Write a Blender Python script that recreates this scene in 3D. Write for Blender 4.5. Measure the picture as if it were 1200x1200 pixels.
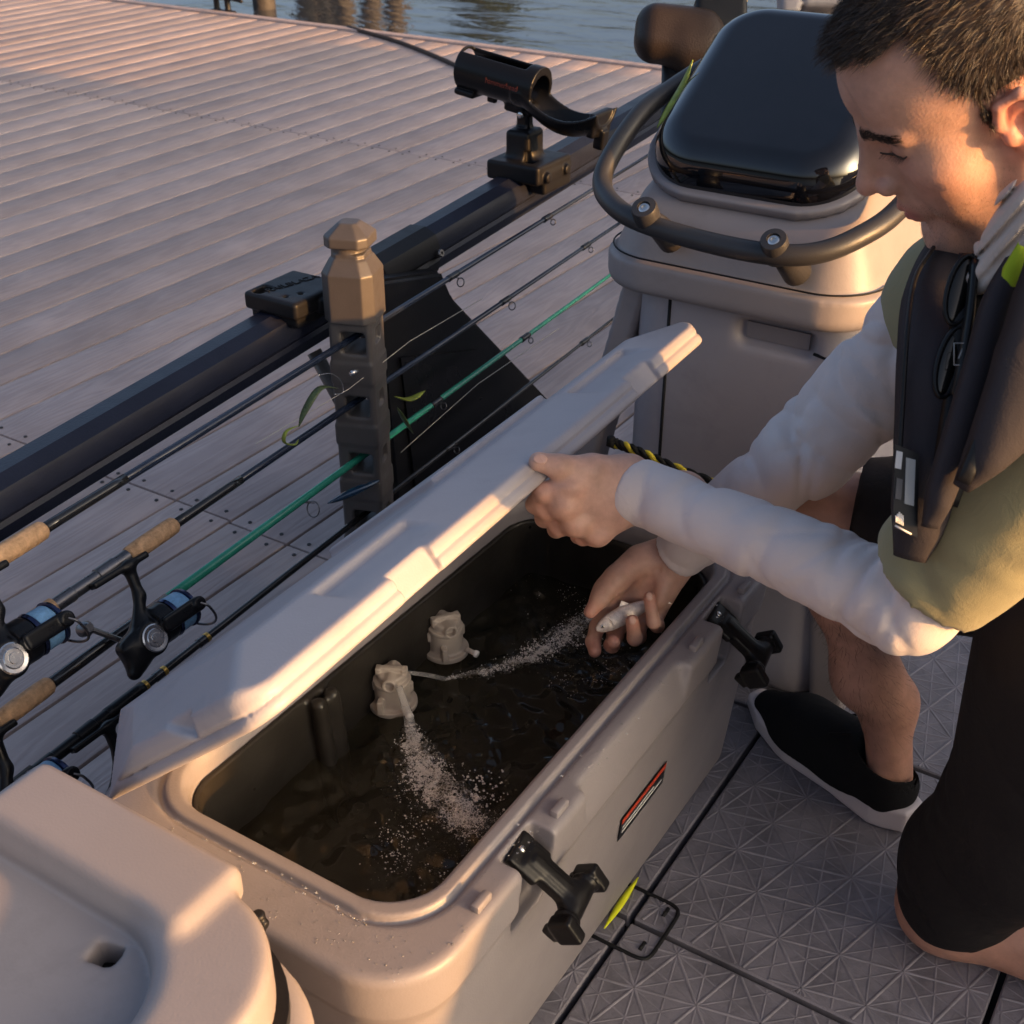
import bpy, bmesh, math, random
import numpy as np
from mathutils import Vector, Matrix
rnd = random.Random(7)
rng = np.random.default_rng(11)
PI = math.pi
sc = bpy.context.scene
for o in list(bpy.data.objects): bpy.data.objects.remove(o)
# ------------------------------------------------------------------ camera
F_PX = 1463.0; PITCH = math.radians(31.0); YAW = math.radians(32.3); CAMH = 1.3
cam_d = bpy.data.cameras.new('camera'); cam = bpy.data.objects.new('camera', cam_d)
sc.collection.objects.link(cam); sc.camera = cam
cam.location = (0, 0, CAMH); cam.rotation_euler = (PI/2 - PITCH, 0, YAW)
cam_d.sensor_width = 36; cam_d.lens = 36*F_PX/1200; cam_d.clip_start = .02; cam_d.clip_end = 1500
cam_d.dof.use_dof = True; cam_d.dof.focus_distance = 1.52; cam_d.dof.aperture_fstop = 14.0
# ------------------------------------------------------------------ sky and sun (low golden evening sun from starboard)
SUN_EL = math.radians(8.5); SUN_AZ = math.radians(4.0)      # azimuth from +X towards +Y
SUN = Vector((math.cos(SUN_EL)*math.cos(SUN_AZ), math.cos(SUN_EL)*math.sin(SUN_AZ), math.sin(SUN_EL)))
world = bpy.data.worlds.new('World'); sc.world = world; world.use_nodes = True
wn = world.node_tree
sky = wn.nodes.new('ShaderNodeTexSky'); sky.sky_type = 'NISHITA'; sky.sun_disc = False
sky.sun_elevation = SUN_EL; sky.sun_rotation = PI/2 - SUN_AZ
sky.air_density = .55; sky.dust_density = 7.0; sky.ozone_density = .6
wn.links.new(sky.outputs[0], wn.nodes['Background'].inputs[0])
wn.nodes['Background'].inputs[1].default_value = 0.15
sl = bpy.data.lights.new('sun', 'SUN'); so = bpy.data.objects.new('sun', sl); sc.collection.objects.link(so)
sl.energy = 3.1; sl.angle = math.radians(.9); sl.color = (1.0, .48, .14)
so.rotation_euler = SUN.to_track_quat('Z', 'Y').to_euler(); so.location = (6, 0, 4)
sc.view_settings.view_transform = 'Standard'; sc.view_settings.look = 'None'
sc.view_settings.exposure = 1.62; sc.view_settings.gamma = 1
# ------------------------------------------------------------------ photo pixel -> direction helpers
cp, sp, cyw, syw = math.cos(PITCH), math.sin(PITCH), math.cos(YAW), math.sin(YAW)
CAM = np.array([0, 0, CAMH])
RIGHT = np.array([cyw, syw, 0]); FWD = np.array([-syw*cp, cyw*cp, -sp]); UPV = np.cross(RIGHT, FWD)
def ray(u, v):
    return FWD + RIGHT*(u-600)/F_PX - UPV*(v-600)/F_PX
def Pz(u, v, z): d = ray(u, v); return CAM + d*(z-CAMH)/d[2]
def Px(u, v, x): d = ray(u, v); return CAM + d*x/d[0]
def Py(u, v, y): d = ray(u, v); return CAM + d*y/d[1]
def Q(u, v, t): return CAM + t*ray(u, v)
# ------------------------------------------------------------------ materials
MATS = {}
def M(name, col, rough=.5, metal=0, bump=0, bscale=150, var=.08, vscale=6, coat=0, trans=0, ss=0, ior=1.45, rvar=.1, spec=.5, bdist=.002, aniso=None):
    if name in MATS: return MATS[name]
    m = bpy.data.materials.new(name); m.use_nodes = True; nt = m.node_tree; N = nt.nodes; L = nt.links
    b = N['Principled BSDF']
    tc = N.new('ShaderNodeTexCoord'); src = tc.outputs['Object']
    if aniso:
        mp = N.new('ShaderNodeMapping'); mp.inputs['Scale'].default_value = aniso; L.new(src, mp.inputs[0]); src = mp.outputs[0]
    n1 = N.new('ShaderNodeTexNoise'); n1.inputs['Scale'].default_value = vscale; n1.inputs['Detail'].default_value = 6; n1.inputs['Roughness'].default_value = .62
    L.new(src, n1.inputs['Vector'])
    cr = N.new('ShaderNodeValToRGB'); cr.color_ramp.elements[0].position = .3; cr.color_ramp.elements[1].position = .72
    cr.color_ramp.elements[0].color = (*[c*(1-var) for c in col], 1); cr.color_ramp.elements[1].color = (*[min(1, c*(1+var)) for c in col], 1)
    L.new(n1.outputs['Fac'], cr.inputs[0]); L.new(cr.outputs[0], b.inputs['Base Color'])
    mr = N.new('ShaderNodeMapRange'); mr.inputs['To Min'].default_value = max(0, rough-rvar); mr.inputs['To Max'].default_value = min(1, rough+rvar)
    n2 = N.new('ShaderNodeTexNoise'); n2.inputs['Scale'].default_value = vscale*3.3; n2.inputs['Detail'].default_value = 4
    L.new(src, n2.inputs['Vector']); L.new(n2.outputs['Fac'], mr.inputs['Value']); L.new(mr.outputs[0], b.inputs['Roughness'])
    b.inputs['Metallic'].default_value = metal; b.inputs['Coat Weight'].default_value = coat
    b.inputs['Transmission Weight'].default_value = trans; b.inputs['IOR'].default_value = ior
    b.inputs['Specular IOR Level'].default_value = spec
    if ss:
        b.inputs['Subsurface Weight'].default_value = ss; b.inputs['Subsurface Radius'].default_value = (.012, .004, .002); b.inputs['Subsurface Scale'].default_value = .5
    if bump:
        n3 = N.new('ShaderNodeTexNoise'); n3.inputs['Scale'].default_value = bscale; n3.inputs['Detail'].default_value = 3
        L.new(src, n3.inputs['Vector'])
        bp = N.new('ShaderNodeBump'); bp.inputs['Strength'].default_value = bump; bp.inputs['Distance'].default_value = bdist
        L.new(n3.outputs['Fac'], bp.inputs['Height']); L.new(bp.outputs[0], b.inputs['Normal'])
    MATS[name] = m
    if max(col) < .03 and not coat: b.inputs['Specular IOR Level'].default_value = .28
    return m
def nodes(m): return m.node_tree.nodes, m.node_tree.links, m.node_tree.nodes['Principled BSDF']

def stain(m, amt=.22, sc_=9, lo=.52, hi=.75):
    N, L, B = nodes(m); src = B.inputs['Base Color'].links[0].from_socket
    tc = N.new('ShaderNodeTexCoord'); n = N.new('ShaderNodeTexNoise'); n.inputs['Scale'].default_value = sc_; n.inputs['Detail'].default_value = 9; n.inputs['Roughness'].default_value = .72; n.inputs['Distortion'].default_value = .4
    L.new(tc.outputs['Object'], n.inputs['Vector']); mr = N.new('ShaderNodeMapRange'); mr.inputs['From Min'].default_value = lo; mr.inputs['From Max'].default_value = hi; mr.inputs['To Min'].default_value = 1; mr.inputs['To Max'].default_value = 1-amt
    L.new(n.outputs['Fac'], mr.inputs['Value']); mx = N.new('ShaderNodeMixRGB'); mx.blend_type = 'MULTIPLY'; mx.inputs[0].default_value = 1; L.new(src, mx.inputs[1]); L.new(mr.outputs[0], mx.inputs[2]); L.new(mx.outputs[0], B.inputs['Base Color'])
    return m
GREY = M('grey moulded plastic', (.215, .196, .206), .46, bump=.35, bscale=420, var=.06, vscale=5, bdist=.0006)
LIDM = M('pale grey moulded plastic', (.35, .32, .335), .45, bump=.35, bscale=420, var=.06, vscale=5, bdist=.0006)
TAN = M('light grey moulded seat plastic', (.275, .24, .235), .45, bump=.3, bscale=380, var=.05, vscale=4, bdist=.0006)
INWALL = M('dark tank inner wall', (.020, .018, .016), .32, bump=.3, bscale=60, var=.35, vscale=14, bdist=.002)
BLACKP = M('black moulded plastic', (.009, .009, .0105), .42, bump=.3, bscale=300, var=.2, vscale=12, bdist=.0006)
BLACKG = M('black satin plastic', (.006, .006, .007), .3, bump=.1, bscale=200, var=.2, bdist=.0005)
RUBBER = M('black rubber', (.0065, .006, .0065), .36, var=.25, vscale=20, bump=.3, bscale=120, bdist=.0008)
RAILB = M('blue black gunwale plastic', (.011, .0135, .026), .34, bump=.4, bscale=250, var=.15, vscale=9, bdist=.0007)
GLOSS = M('gloss black hatch', (.003, .0035, .006), .07, coat=.5, var=.3, vscale=7, rvar=.05)
RAILG = M('dark grey grab rail coat', (.030, .029, .031), .42, bump=.5, bscale=500, var=.1, bdist=.0006)
POSTM = M('charcoal post plastic', (.075, .067, .064), .40, bump=.3, bscale=300, var=.12, vscale=20, bdist=.0006)
STEEL = M('stainless steel', (.6, .58, .56), .25, metal=1, var=.1, vscale=40)
GUN = M('gunmetal', (.16, .155, .16), .3, metal=.9, var=.15, vscale=40)
DARKV = M('dark void', (.008, .008, .009), .7)
DECKM = M('grey deck pad', (.20, .185, .203), .55, bump=.5, bscale=260, var=.22, vscale=9, bdist=.0012)
GROOVE = M('black groove', (.008, .008, .009), .6)
CORK = M('cork', (.42, .25, .13), .75, bump=.9, bscale=220, var=.38, vscale=110, bdist=.0015)
GREENB = M('green rod blank', (.03, .27, .17), .25, coat=.4, var=.15, vscale=30)
BLUEB = M('blue black rod blank', (.012, .018, .035), .2, coat=.5, var=.2, vscale=30)
BLKB = M('black rod blank', (.012, .011, .011), .22, coat=.4, var=.3, vscale=40)
GOLDT = M('gold thread', (.55, .33, .08), .3, metal=.8, var=.2, vscale=60)
LINEB = M('blue braided line', (.16, .32, .50), .5, var=.25, vscale=300, bump=.6, bscale=900, bdist=.0006)
PUMPM = M('beige pump plastic', (.40, .35, .30), .45, var=.1, vscale=30, bump=.2, bscale=300, bdist=.0005)
YELLOW = M('yellow strip', (.72, .75, .02), .4)
YROPE = M('yellow cord', (.65, .52, .03), .6, var=.25, vscale=200, bump=.5, bscale=700)
BROPE = M('black cord', (.012, .012, .012), .7, bump=.5, bscale=700)
RED = M('red print', (.45, .05, .02), .5)
WHITE = M('white print', (.7, .68, .66), .5)
LEAF = M('olive soft bait', (.20, .24, .03), .35, var=.5, vscale=60, bump=.4, bscale=300)
DLEAF = M('dark green soft bait', (.05, .07, .025), .3, var=.5, vscale=60, bump=.4, bscale=300)
LUREB = M('dark blue lure', (.01, .035, .07), .15, coat=.6, var=.5, vscale=30)
for m_ in (GREY, LIDM, TAN): stain(m_, .16)
stain(DECKM, .42, 14, .45, .7); stain(RAILB, .3, 20); stain(GLOSS, .5, 30)
# ------------------------------------------------------------------ object helpers
WL = {}
C = sc.collection
def tag(o, label=None, cat=None, group=None, kind=None):
    if label: o['label'] = label
    if cat: o['category'] = cat
    if group: o['group'] = group
    if kind: o['kind'] = kind
    return o
def thing(name, loc, label, cat, group=None):
    o = bpy.data.objects.new(name, None); C.objects.link(o); o.location = loc; o.empty_display_size = .05
    WL[o.name] = np.array(loc, float); return tag(o, label, cat, group)
def obj(name, V, Fc, mat, parent=None, smooth=True, sharp=None, at=None):
    V = np.asarray(V, np.float64).reshape(-1, 3)
    if parent is not None: base = WL[parent.name]
    else: base = np.array(at if at is not None else (0, 0, 0), float)
    me = bpy.data.meshes.new(name); Vl = V - base
    if isinstance(Fc, np.ndarray):
        n = len(Fc); k = Fc.shape[1]
        me.vertices.add(len(Vl)); me.vertices.foreach_set('co', Vl.astype(np.float32).ravel())
        me.loops.add(n*k); me.loops.foreach_set('vertex_index', Fc.astype(np.int32).ravel())
        me.polygons.add(n); me.polygons.foreach_set('loop_start', (np.arange(n)*k).astype(np.int32))
        me.update(calc_edges=True); me.validate()
    else:
        me.from_pydata(Vl.tolist(), [], [list(f) for f in Fc]); me.update()
    if mat: me.materials.append(mat)
    if smooth: me.shade_smooth()
    if sharp: me.set_sharp_from_angle(angle=math.radians(sharp))
    o = bpy.data.objects.new(name, me); C.objects.link(o)
    if parent is not None: o.parent = parent
    else: o.location = base
    WL[o.name] = base
    return o
def bmobj(name, bm, mat, parent=None, smooth=False, sharp=None, at=None):
    bm.verts.ensure_lookup_table(); bm.normal_update()
    V = [v.co[:] for v in bm.verts]; Fc = [[v.index for v in f.verts] for f in bm.faces]; bm.free()
    return obj(name, V, Fc, mat, parent, smooth, sharp, at)
def boxm(lo, hi, bev=0, seg=2, Rm=None, c=None):
    bm = bmesh.new(); bmesh.ops.create_cube(bm, size=1)
    lo = Vector(lo); hi = Vector(hi)
    for v in bm.verts: v.co = Vector(((v.co[i]+.5)*(hi[i]-lo[i])+lo[i] for i in range(3)))
    if bev: bmesh.ops.bevel(bm, geom=bm.edges[:]+bm.verts[:], offset=bev, segments=seg, affect='EDGES', profile=.5)
    if Rm is not None: bmesh.ops.rotate(bm, verts=bm.verts, cent=c or (0, 0, 0), matrix=Rm)
    bm.verts.index_update(); return bm
def smoothpath(pts, n=8):
    P = [np.array(p, float) for p in pts]
    if len(P) < 3: return [P[0]+(P[-1]-P[0])*i/n for i in range(n+1)]
    P = [2*P[0]-P[1]]+P+[2*P[-1]-P[-2]]; out = []
    for i in range(1, len(P)-2):
        a, b, c, d = P[i-1:i+3]
        for k in range(n):
            t = k/n; out.append(.5*((2*b)+(-a+c)*t+(2*a-5*b+4*c-d)*t*t+(-a+3*b-3*c+d)*t**3))
    out.append(P[-2]); return out
def tube(path, r, n=10, cap=True, flat=None):
    P = [np.array(p, float) for p in path]; m = len(P); V = []; Fc = []
    R = r if hasattr(r, '__len__') else [r]*m
    ref = None
    for i, p in enumerate(P):
        t = P[min(i+1, m-1)]-P[max(i-1, 0)]; t = t/(np.linalg.norm(t)+1e-12)
        if ref is None:
            a = np.array([0, 0, 1.]) if abs(t[2]) < .9 else np.array([1., 0, 0]); ref = np.cross(t, a)
        ref = ref - t*np.dot(ref, t); ref /= np.linalg.norm(ref); b = np.cross(t, ref)
        for k in range(n):
            th = 2*PI*k/n; V.append(p+R[i]*(math.cos(th)*ref+math.sin(th)*b*(flat or 1)))
    for i in range(m-1):
        for k in range(n):
            Fc.append((i*n+k, i*n+(k+1) % n, (i+1)*n+(k+1) % n, (i+1)*n+k))
    if cap: Fc.append(tuple(range(n-1, -1, -1))); Fc.append(tuple((m-1)*n+k for k in range(n)))
    return V, Fc
def lathe(p, ax, prof, n=24):
    p = np.array(p, float); ax = np.array(ax, float); ax /= np.linalg.norm(ax)
    a = np.array([0, 0, 1.]) if abs(ax[2]) < .9 else np.array([1., 0, 0]); e1 = np.cross(ax, a); e1 /= np.linalg.norm(e1); e2 = np.cross(ax, e1)
    V = []; Fc = []
    for (s, r) in prof:
        for k in range(n):
            th = 2*PI*k/n; V.append(p+ax*s+r*(math.cos(th)*e1+math.sin(th)*e2))
    for i in range(len(prof)-1):
        for k in range(n): Fc.append((i*n+k, i*n+(k+1) % n, (i+1)*n+(k+1) % n, (i+1)*n+k))
    Fc.append(tuple(range(n-1, -1, -1))); Fc.append(tuple((len(prof)-1)*n+k for k in range(n)))
    return V, Fc
def merge(*vf):
    V = []; Fc = []
    for v, f in vf:
        b = len(V); V += [tuple(x) for x in v]; Fc += [tuple(i+b for i in q) for q in f]
    return V, Fc
def prism(poly, d):
    d = np.array(d, float); n = len(poly); V = [np.array(p, float) for p in poly]; V += [p+d for p in V]
    Fc = [tuple(range(n-1, -1, -1)), tuple(range(n, 2*n))]+[(i, (i+1) % n, n+(i+1) % n, n+i) for i in range(n)]
    return V, Fc
def text_mesh(name, s, size, Mx, mat, parent, depth=.0004):
    cu = bpy.data.curves.new(name, 'FONT'); cu.body = s; cu.size = size; cu.extrude = depth; cu.align_x = 'CENTER'; cu.align_y = 'CENTER'
    t = bpy.data.objects.new(name+'_tmp', cu); C.objects.link(t)
    dg = bpy.context.evaluated_depsgraph_get(); me = bpy.data.meshes.new_from_object(t.evaluated_get(dg))
    V = [tuple((Mx @ v.co)) for v in me.vertices]; Fc = [tuple(p.vertices) for p in me.polygons]
    bpy.data.objects.remove(t)
    return obj(name, V, Fc, mat, parent, smooth=False)
def frame(o, x, y, z):
    return Matrix(((x[0], y[0], z[0], o[0]), (x[1], y[1], z[1], o[1]), (x[2], y[2], z[2], o[2]), (0, 0, 0, 1)))
# ------------------------------------------------------------------ signed distance modelling
def unit(v): v = np.array(v, float); return v/np.linalg.norm(v)
def basis(x=None, y=None, z=None):
    if z is not None and x is not None: z = unit(z); y = unit(np.cross(z, x)); x = np.cross(y, z)
    elif x is not None and y is not None: x = unit(x); z = unit(np.cross(x, y)); y = np.cross(z, x)
    return np.stack([x, y, z], 1)
class SDF:
    def __init__(s, lo, hi, h):
        s.lo = np.array(lo, float); s.h = h
        s.n = np.maximum(4, np.ceil((np.array(hi)-s.lo)/h).astype(int)+1)
        s.ax = [(s.lo[i]+h*np.arange(s.n[i])).astype(np.float32) for i in range(3)]
        s.d = np.full(s.n, 1., np.float32)
    def reg(s, lo, hi):
        a = np.clip(np.floor((np.array(lo)-s.lo)/s.h).astype(int), 0, s.n); b = np.clip(np.ceil((np.array(hi)-s.lo)/s.h).astype(int)+1, 0, s.n)
        sl_ = tuple(slice(a[i], b[i]) for i in range(3))
        return sl_, (s.ax[0][sl_[0]][:, None, None], s.ax[1][sl_[1]][None, :, None], s.ax[2][sl_[2]][None, None, :])
    def comb(s, fn, lo, hi, k=0, mode='u'):
        mg = k+3*s.h
        sl_, (X, Y, Z) = s.reg(np.array(lo)-mg, np.array(hi)+mg)
        if any(q.stop <= q.start for q in sl_): return s
        b = fn(X, Y, Z).astype(np.float32); a = s.d[sl_]
        if mode == 'u':
            r = np.minimum(a, b)
            if k: r = r-np.maximum(k-np.abs(a-b), 0)**2/(4*k)
        elif mode == 's':
            r = np.maximum(a, -b)
            if k: r = r+np.maximum(k-np.abs(a+b), 0)**2/(4*k)
        s.d[sl_] = r; return s
    def cut(s, fn, k=0):
        sl_, (X, Y, Z) = s.reg(s.lo, s.lo+s.n*s.h); b = fn(X, Y, Z).astype(np.float32); a = s.d
        r = np.maximum(a, b)
        if k: r = r+np.maximum(k-np.abs(a-b), 0)**2/(4*k)
        s.d = r.astype(np.float32); return s
    def box(s, c, half, r=.004, R=None, k=0, mode='u'):
        c = np.array(c, float); half = np.array(half, float); e = half if R is None else np.abs(R)@half
        def fn(X, Y, Z):
            if R is None: q = [np.abs(X-c[0])-half[0]+r, np.abs(Y-c[1])-half[1]+r, np.abs(Z-c[2])-half[2]+r]
            else: q = [np.abs((X-c[0])*R[0, i]+(Y-c[1])*R[1, i]+(Z-c[2])*R[2, i])-half[i]+r for i in range(3)]
            return np.sqrt(np.maximum(q[0], 0)**2+np.maximum(q[1], 0)**2+np.maximum(q[2], 0)**2)+np.minimum(np.maximum(np.maximum(q[0], q[1]), q[2]), 0)-r
        return s.comb(fn, c-e, c+e, k, mode)
    def ell(s, c, rad, R=None, k=0, mode='u'):
        c = np.array(c, float); rad = np.array(rad, float); e = rad if R is None else np.full(3, rad.max())
        def fn(X, Y, Z):
            if R is None: p = [X-c[0], Y-c[1], Z-c[2]]
            else: p = [(X-c[0])*R[0, i]+(Y-c[1])*R[1, i]+(Z-c[2])*R[2, i] for i in range(3)]
            k0 = np.sqrt(sum((p[i]/rad[i])**2 for i in range(3))); k1 = np.sqrt(sum((p[i]/rad[i]**2)**2 for i in range(3)))+1e-9
            return k0*(k0-1)/k1
        return s.comb(fn, c-e, c+e, k, mode)
    def cone(s, a, b, r1, r2, k=0, mode='u', disp=None, flat=None):
        a = np.array(a, float); b = np.array(b, float); ab = b-a; L2 = ab@ab; R_ = max(r1, r2)*1.25
        def fn(X, Y, Z):
            x, y, z = X-a[0], Y-a[1], Z-a[2]
            t = np.clip((x*ab[0]+y*ab[1]+z*ab[2])/L2, 0, 1)
            dx, dy, dz = x-t*ab[0], y-t*ab[1], z-t*ab[2]
            if flat is not None:
                fv, ff = flat; q = dx*fv[0]+dy*fv[1]+dz*fv[2]; e = (ff-1)*q
                dx, dy, dz = dx+fv[0]*e, dy+fv[1]*e, dz+fv[2]*e
            d = np.sqrt(dx*dx+dy*dy+dz*dz)-(r1+t*(r2-r1))
            if disp is not None: d = d-disp(X, Y, Z, t)
            return d
        return s.comb(fn, np.minimum(a, b)-R_, np.maximum(a, b)+R_, k, mode)
    def chain(s, pts, rad, k=.01, k0=None, **kw):
        for i in range(len(pts)-1): s.cone(pts[i], pts[i+1], rad[i], rad[i+1], k if i or k0 is None else k0, **kw)
        return s
    def cyl(s, a, b, r, rd=.002, k=0, mode='u'):
        a = np.array(a, float); b = np.array(b, float); L = np.linalg.norm(b-a); ax = (b-a)/L; c = (a+b)/2
        def fn(X, Y, Z):
            x, y, z = X-c[0], Y-c[1], Z-c[2]; h = x*ax[0]+y*ax[1]+z*ax[2]
            rr = np.sqrt(np.maximum(x*x+y*y+z*z-h*h, 0)); q0 = rr-r+rd; q1 = np.abs(h)-L/2+rd
            return np.sqrt(np.maximum(q0, 0)**2+np.maximum(q1, 0)**2)+np.minimum(np.maximum(q0, q1), 0)-rd
        return s.comb(fn, np.minimum(a, b)-r, np.maximum(a, b)+r, k, mode)
    def mesh(s, relax=1):
        d = s.d; s8 = d < 0; n = np.array(d.shape)-1
        cnt = np.zeros(n, np.int8); offs = [(i, j, k) for i in (0, 1) for j in (0, 1) for k in (0, 1)]
        for i, j, k in offs: cnt += s8[i:i+n[0], j:j+n[1], k:k+n[2]]
        I = np.argwhere((cnt > 0) & (cnt < 8)); D = np.stack([d[I[:, 0]+i, I[:, 1]+j, I[:, 2]+k] for i, j, k in offs], 1)
        O = np.array(offs, float); acc = np.zeros((len(I), 3)); num = np.zeros(len(I))
        for a in range(8):
            for b in range(a+1, 8):
                if np.abs(O[a]-O[b]).sum() != 1: continue
                x = (D[:, a] < 0) != (D[:, b] < 0); den = np.where(x, D[:, a]-D[:, b], 1); t = np.where(x, D[:, a]/den, 0)
                acc += np.where(x[:, None], O[a]+t[:, None]*(O[b]-O[a]), 0); num += x
        V = s.lo+s.h*(I+acc/num[:, None])
        ids = np.full(n, -1, np.int32); ids[I[:, 0], I[:, 1], I[:, 2]] = np.arange(len(I)); Fs = []
        for axn in range(3):
            o1, o2 = (axn+1) % 3, (axn+2) % 3
            sa = [slice(None)]*3; sb = [slice(None)]*3; sa[axn] = slice(0, -1); sb[axn] = slice(1, None)
            ch = s8[tuple(sa)] != s8[tuple(sb)]; E = np.argwhere(ch)
            E = E[(E[:, o1] > 0) & (E[:, o2] > 0) & (E[:, o1] < n[o1]) & (E[:, o2] < n[o2])]
            if not len(E): continue
            ins = s8[E[:, 0], E[:, 1], E[:, 2]]
            def g(p, q):
                e = E.copy(); e[:, o1] -= p; e[:, o2] -= q; return ids[e[:, 0], e[:, 1], e[:, 2]]
            f = np.stack([g(1, 1), g(0, 1), g(0, 0), g(1, 0)], 1); f[~ins] = f[~ins][:, ::-1]; Fs.append(f)
        Fc = np.concatenate(Fs)
        for _ in range(relax):
            S = np.zeros_like(V); W = np.zeros(len(V))
            for i in range(4):
                a, b = Fc[:, i], Fc[:, (i+1) % 4]
                for u_, v_ in ((a, b), (b, a)):
                    for c in range(3): S[:, c] += np.bincount(u_, V[v_, c], len(V))
                    W += np.bincount(u_, minlength=len(V))
            V = V*.5+.5*S/np.maximum(W, 1)[:, None]
        return V, Fc
# ================================================================== SETTING
# ---- lake
wm = M('lake water', (.03, .034, .04), .05, ior=1.7, var=.1, rvar=.02)
N, L, B = nodes(wm)
tc = N.new('ShaderNodeTexCoord'); mp = N.new('ShaderNodeMapping'); mp.inputs['Scale'].default_value = (1.1, 2.2, 1); mp.inputs['Rotation'].default_value = (0, 0, .5)
nz = N.new('ShaderNodeTexNoise'); nz.inputs['Scale'].default_value = 1.6; nz.inputs['Detail'].default_value = 5; nz.inputs['Distortion'].default_value = .6
bp = N.new('ShaderNodeBump'); bp.inputs['Strength'].default_value = .35; bp.inputs['Distance'].default_value = .05
L.new(tc.outputs['Object'], mp.inputs[0]); L.new(mp.outputs[0], nz.inputs['Vector']); L.new(nz.outputs['Fac'], bp.inputs['Height']); L.new(bp.outputs[0], B.inputs['Normal'])
tag(obj('water', [(-400, -300, -.38), (400, -300, -.38), (400, 500, -.38), (-400, 500, -.38)], [(0, 1, 2, 3)], wm, smooth=False), kind='structure')
# ---- dock
pm = M('weathered composite plank', (.30, .245, .235), .62, var=.1, vscale=3)
N, L, B = nodes(pm)
tc = N.new('ShaderNodeTexCoord'); oi = N.new('ShaderNodeObjectInfo'); cx = N.new('ShaderNodeCombineXYZ')
mu = N.new('ShaderNodeMath'); mu.operation = 'MULTIPLY'; mu.inputs[1].default_value = 37
L.new(oi.outputs['Random'], mu.inputs[0]); L.new(mu.outputs[0], cx.inputs[0]); L.new(mu.outputs[0], cx.inputs[1])
ad = N.new('ShaderNodeVectorMath'); ad.operation = 'ADD'; L.new(tc.outputs['Object'], ad.inputs[0]); L.new(cx.outputs[0], ad.inputs[1])
mp = N.new('ShaderNodeMapping'); mp.inputs['Scale'].default_value = (16, 1.5, 1); L.new(ad.outputs[0], mp.inputs[0])
ng = N.new('ShaderNodeTexNoise'); ng.inputs['Scale'].default_value = 1; ng.inputs['Detail'].default_value = 2.5; ng.inputs['Distortion'].default_value = .5; L.new(mp.outputs[0], ng.inputs['Vector'])
m2 = N.new('ShaderNodeMath'); m2.operation = 'MULTIPLY'; m2.inputs[1].default_value = 62; L.new(ng.outputs['Fac'], m2.inputs[0])
m3 = N.new('ShaderNodeMath'); m3.operation = 'SINE'; L.new(m2.outputs[0], m3.inputs[0])
fn = N.new('ShaderNodeTexNoise'); fn.inputs['Scale'].default_value = 1; fn.inputs['Detail'].default_value = 3
mpf = N.new('ShaderNodeMapping'); mpf.inputs['Scale'].default_value = (420, 22, 1); L.new(ad.outputs[0], mpf.inputs[0]); L.new(mpf.outputs[0], fn.inputs['Vector'])
m4 = N.new('ShaderNodeMath'); m4.operation = 'MULTIPLY_ADD'; m4.inputs[1].default_value = .38; L.new(m3.outputs[0], m4.inputs[0]); L.new(fn.outputs['Fac'], m4.inputs[2])
cr = N.new('ShaderNodeValToRGB'); cr.color_ramp.elements[0].position = .05; cr.color_ramp.elements[1].position = .95
cr.color_ramp.elements[0].color = (.34, .268, .252, 1); cr.color_ramp.elements[1].color = (.405, .322, .30, 1)
L.new(m4.outputs[0], cr.inputs[0])
mxv = N.new('ShaderNodeMixRGB'); mxv.blend_type = 'MULTIPLY'; mxv.inputs[0].default_value = 1
vr = N.new('ShaderNodeMapRange'); vr.inputs['To Min'].default_value = .88; vr.inputs['To Max'].default_value = 1.1; L.new(oi.outputs['Random'], vr.inputs['Value'])
# blotches of dirt
bn = N.new('ShaderNodeTexNoise'); bn.inputs['Scale'].default_value = 5; bn.inputs['Detail'].default_value = 6; L.new(ad.outputs[0], bn.inputs['Vector'])
br = N.new('ShaderNodeMapRange'); br.inputs['From Min'].default_value = .3; br.inputs['From Max'].default_value = .7; br.inputs['To Min'].default_value = .85; br.inputs['To Max'].default_value = 1.08; L.new(bn.outputs['Fac'], br.inputs['Value'])
mm = N.new('ShaderNodeMath'); mm.operation = 'MULTIPLY'; L.new(vr.outputs[0], mm.inputs[0]); L.new(br.outputs[0], mm.inputs[1])
L.new(cr.outputs[0], mxv.inputs[1]); L.new(mm.outputs[0], mxv.inputs[2]); L.new(mxv.outputs[0], B.inputs['Base Color'])
bp = N.new('ShaderNodeBump'); bp.inputs['Strength'].default_value = .5; bp.inputs['Distance'].default_value = .0015; L.new(m4.outputs[0], bp.inputs['Height']); L.new(bp.outputs[0], B.inputs['Normal'])
DOCKX1, DOCKY1, PITCHX = -1.02, 5.78, .1525
bm = boxm((-9.4, -3, -.30), (DOCKX1-.02, DOCKY1-.05, -.032))
dock = bmobj('dock', bm, M('dark dock frame', (.05, .045, .042), .7)); tag(dock, kind='structure')
x = DOCKX1+.076; row = 0
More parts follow.
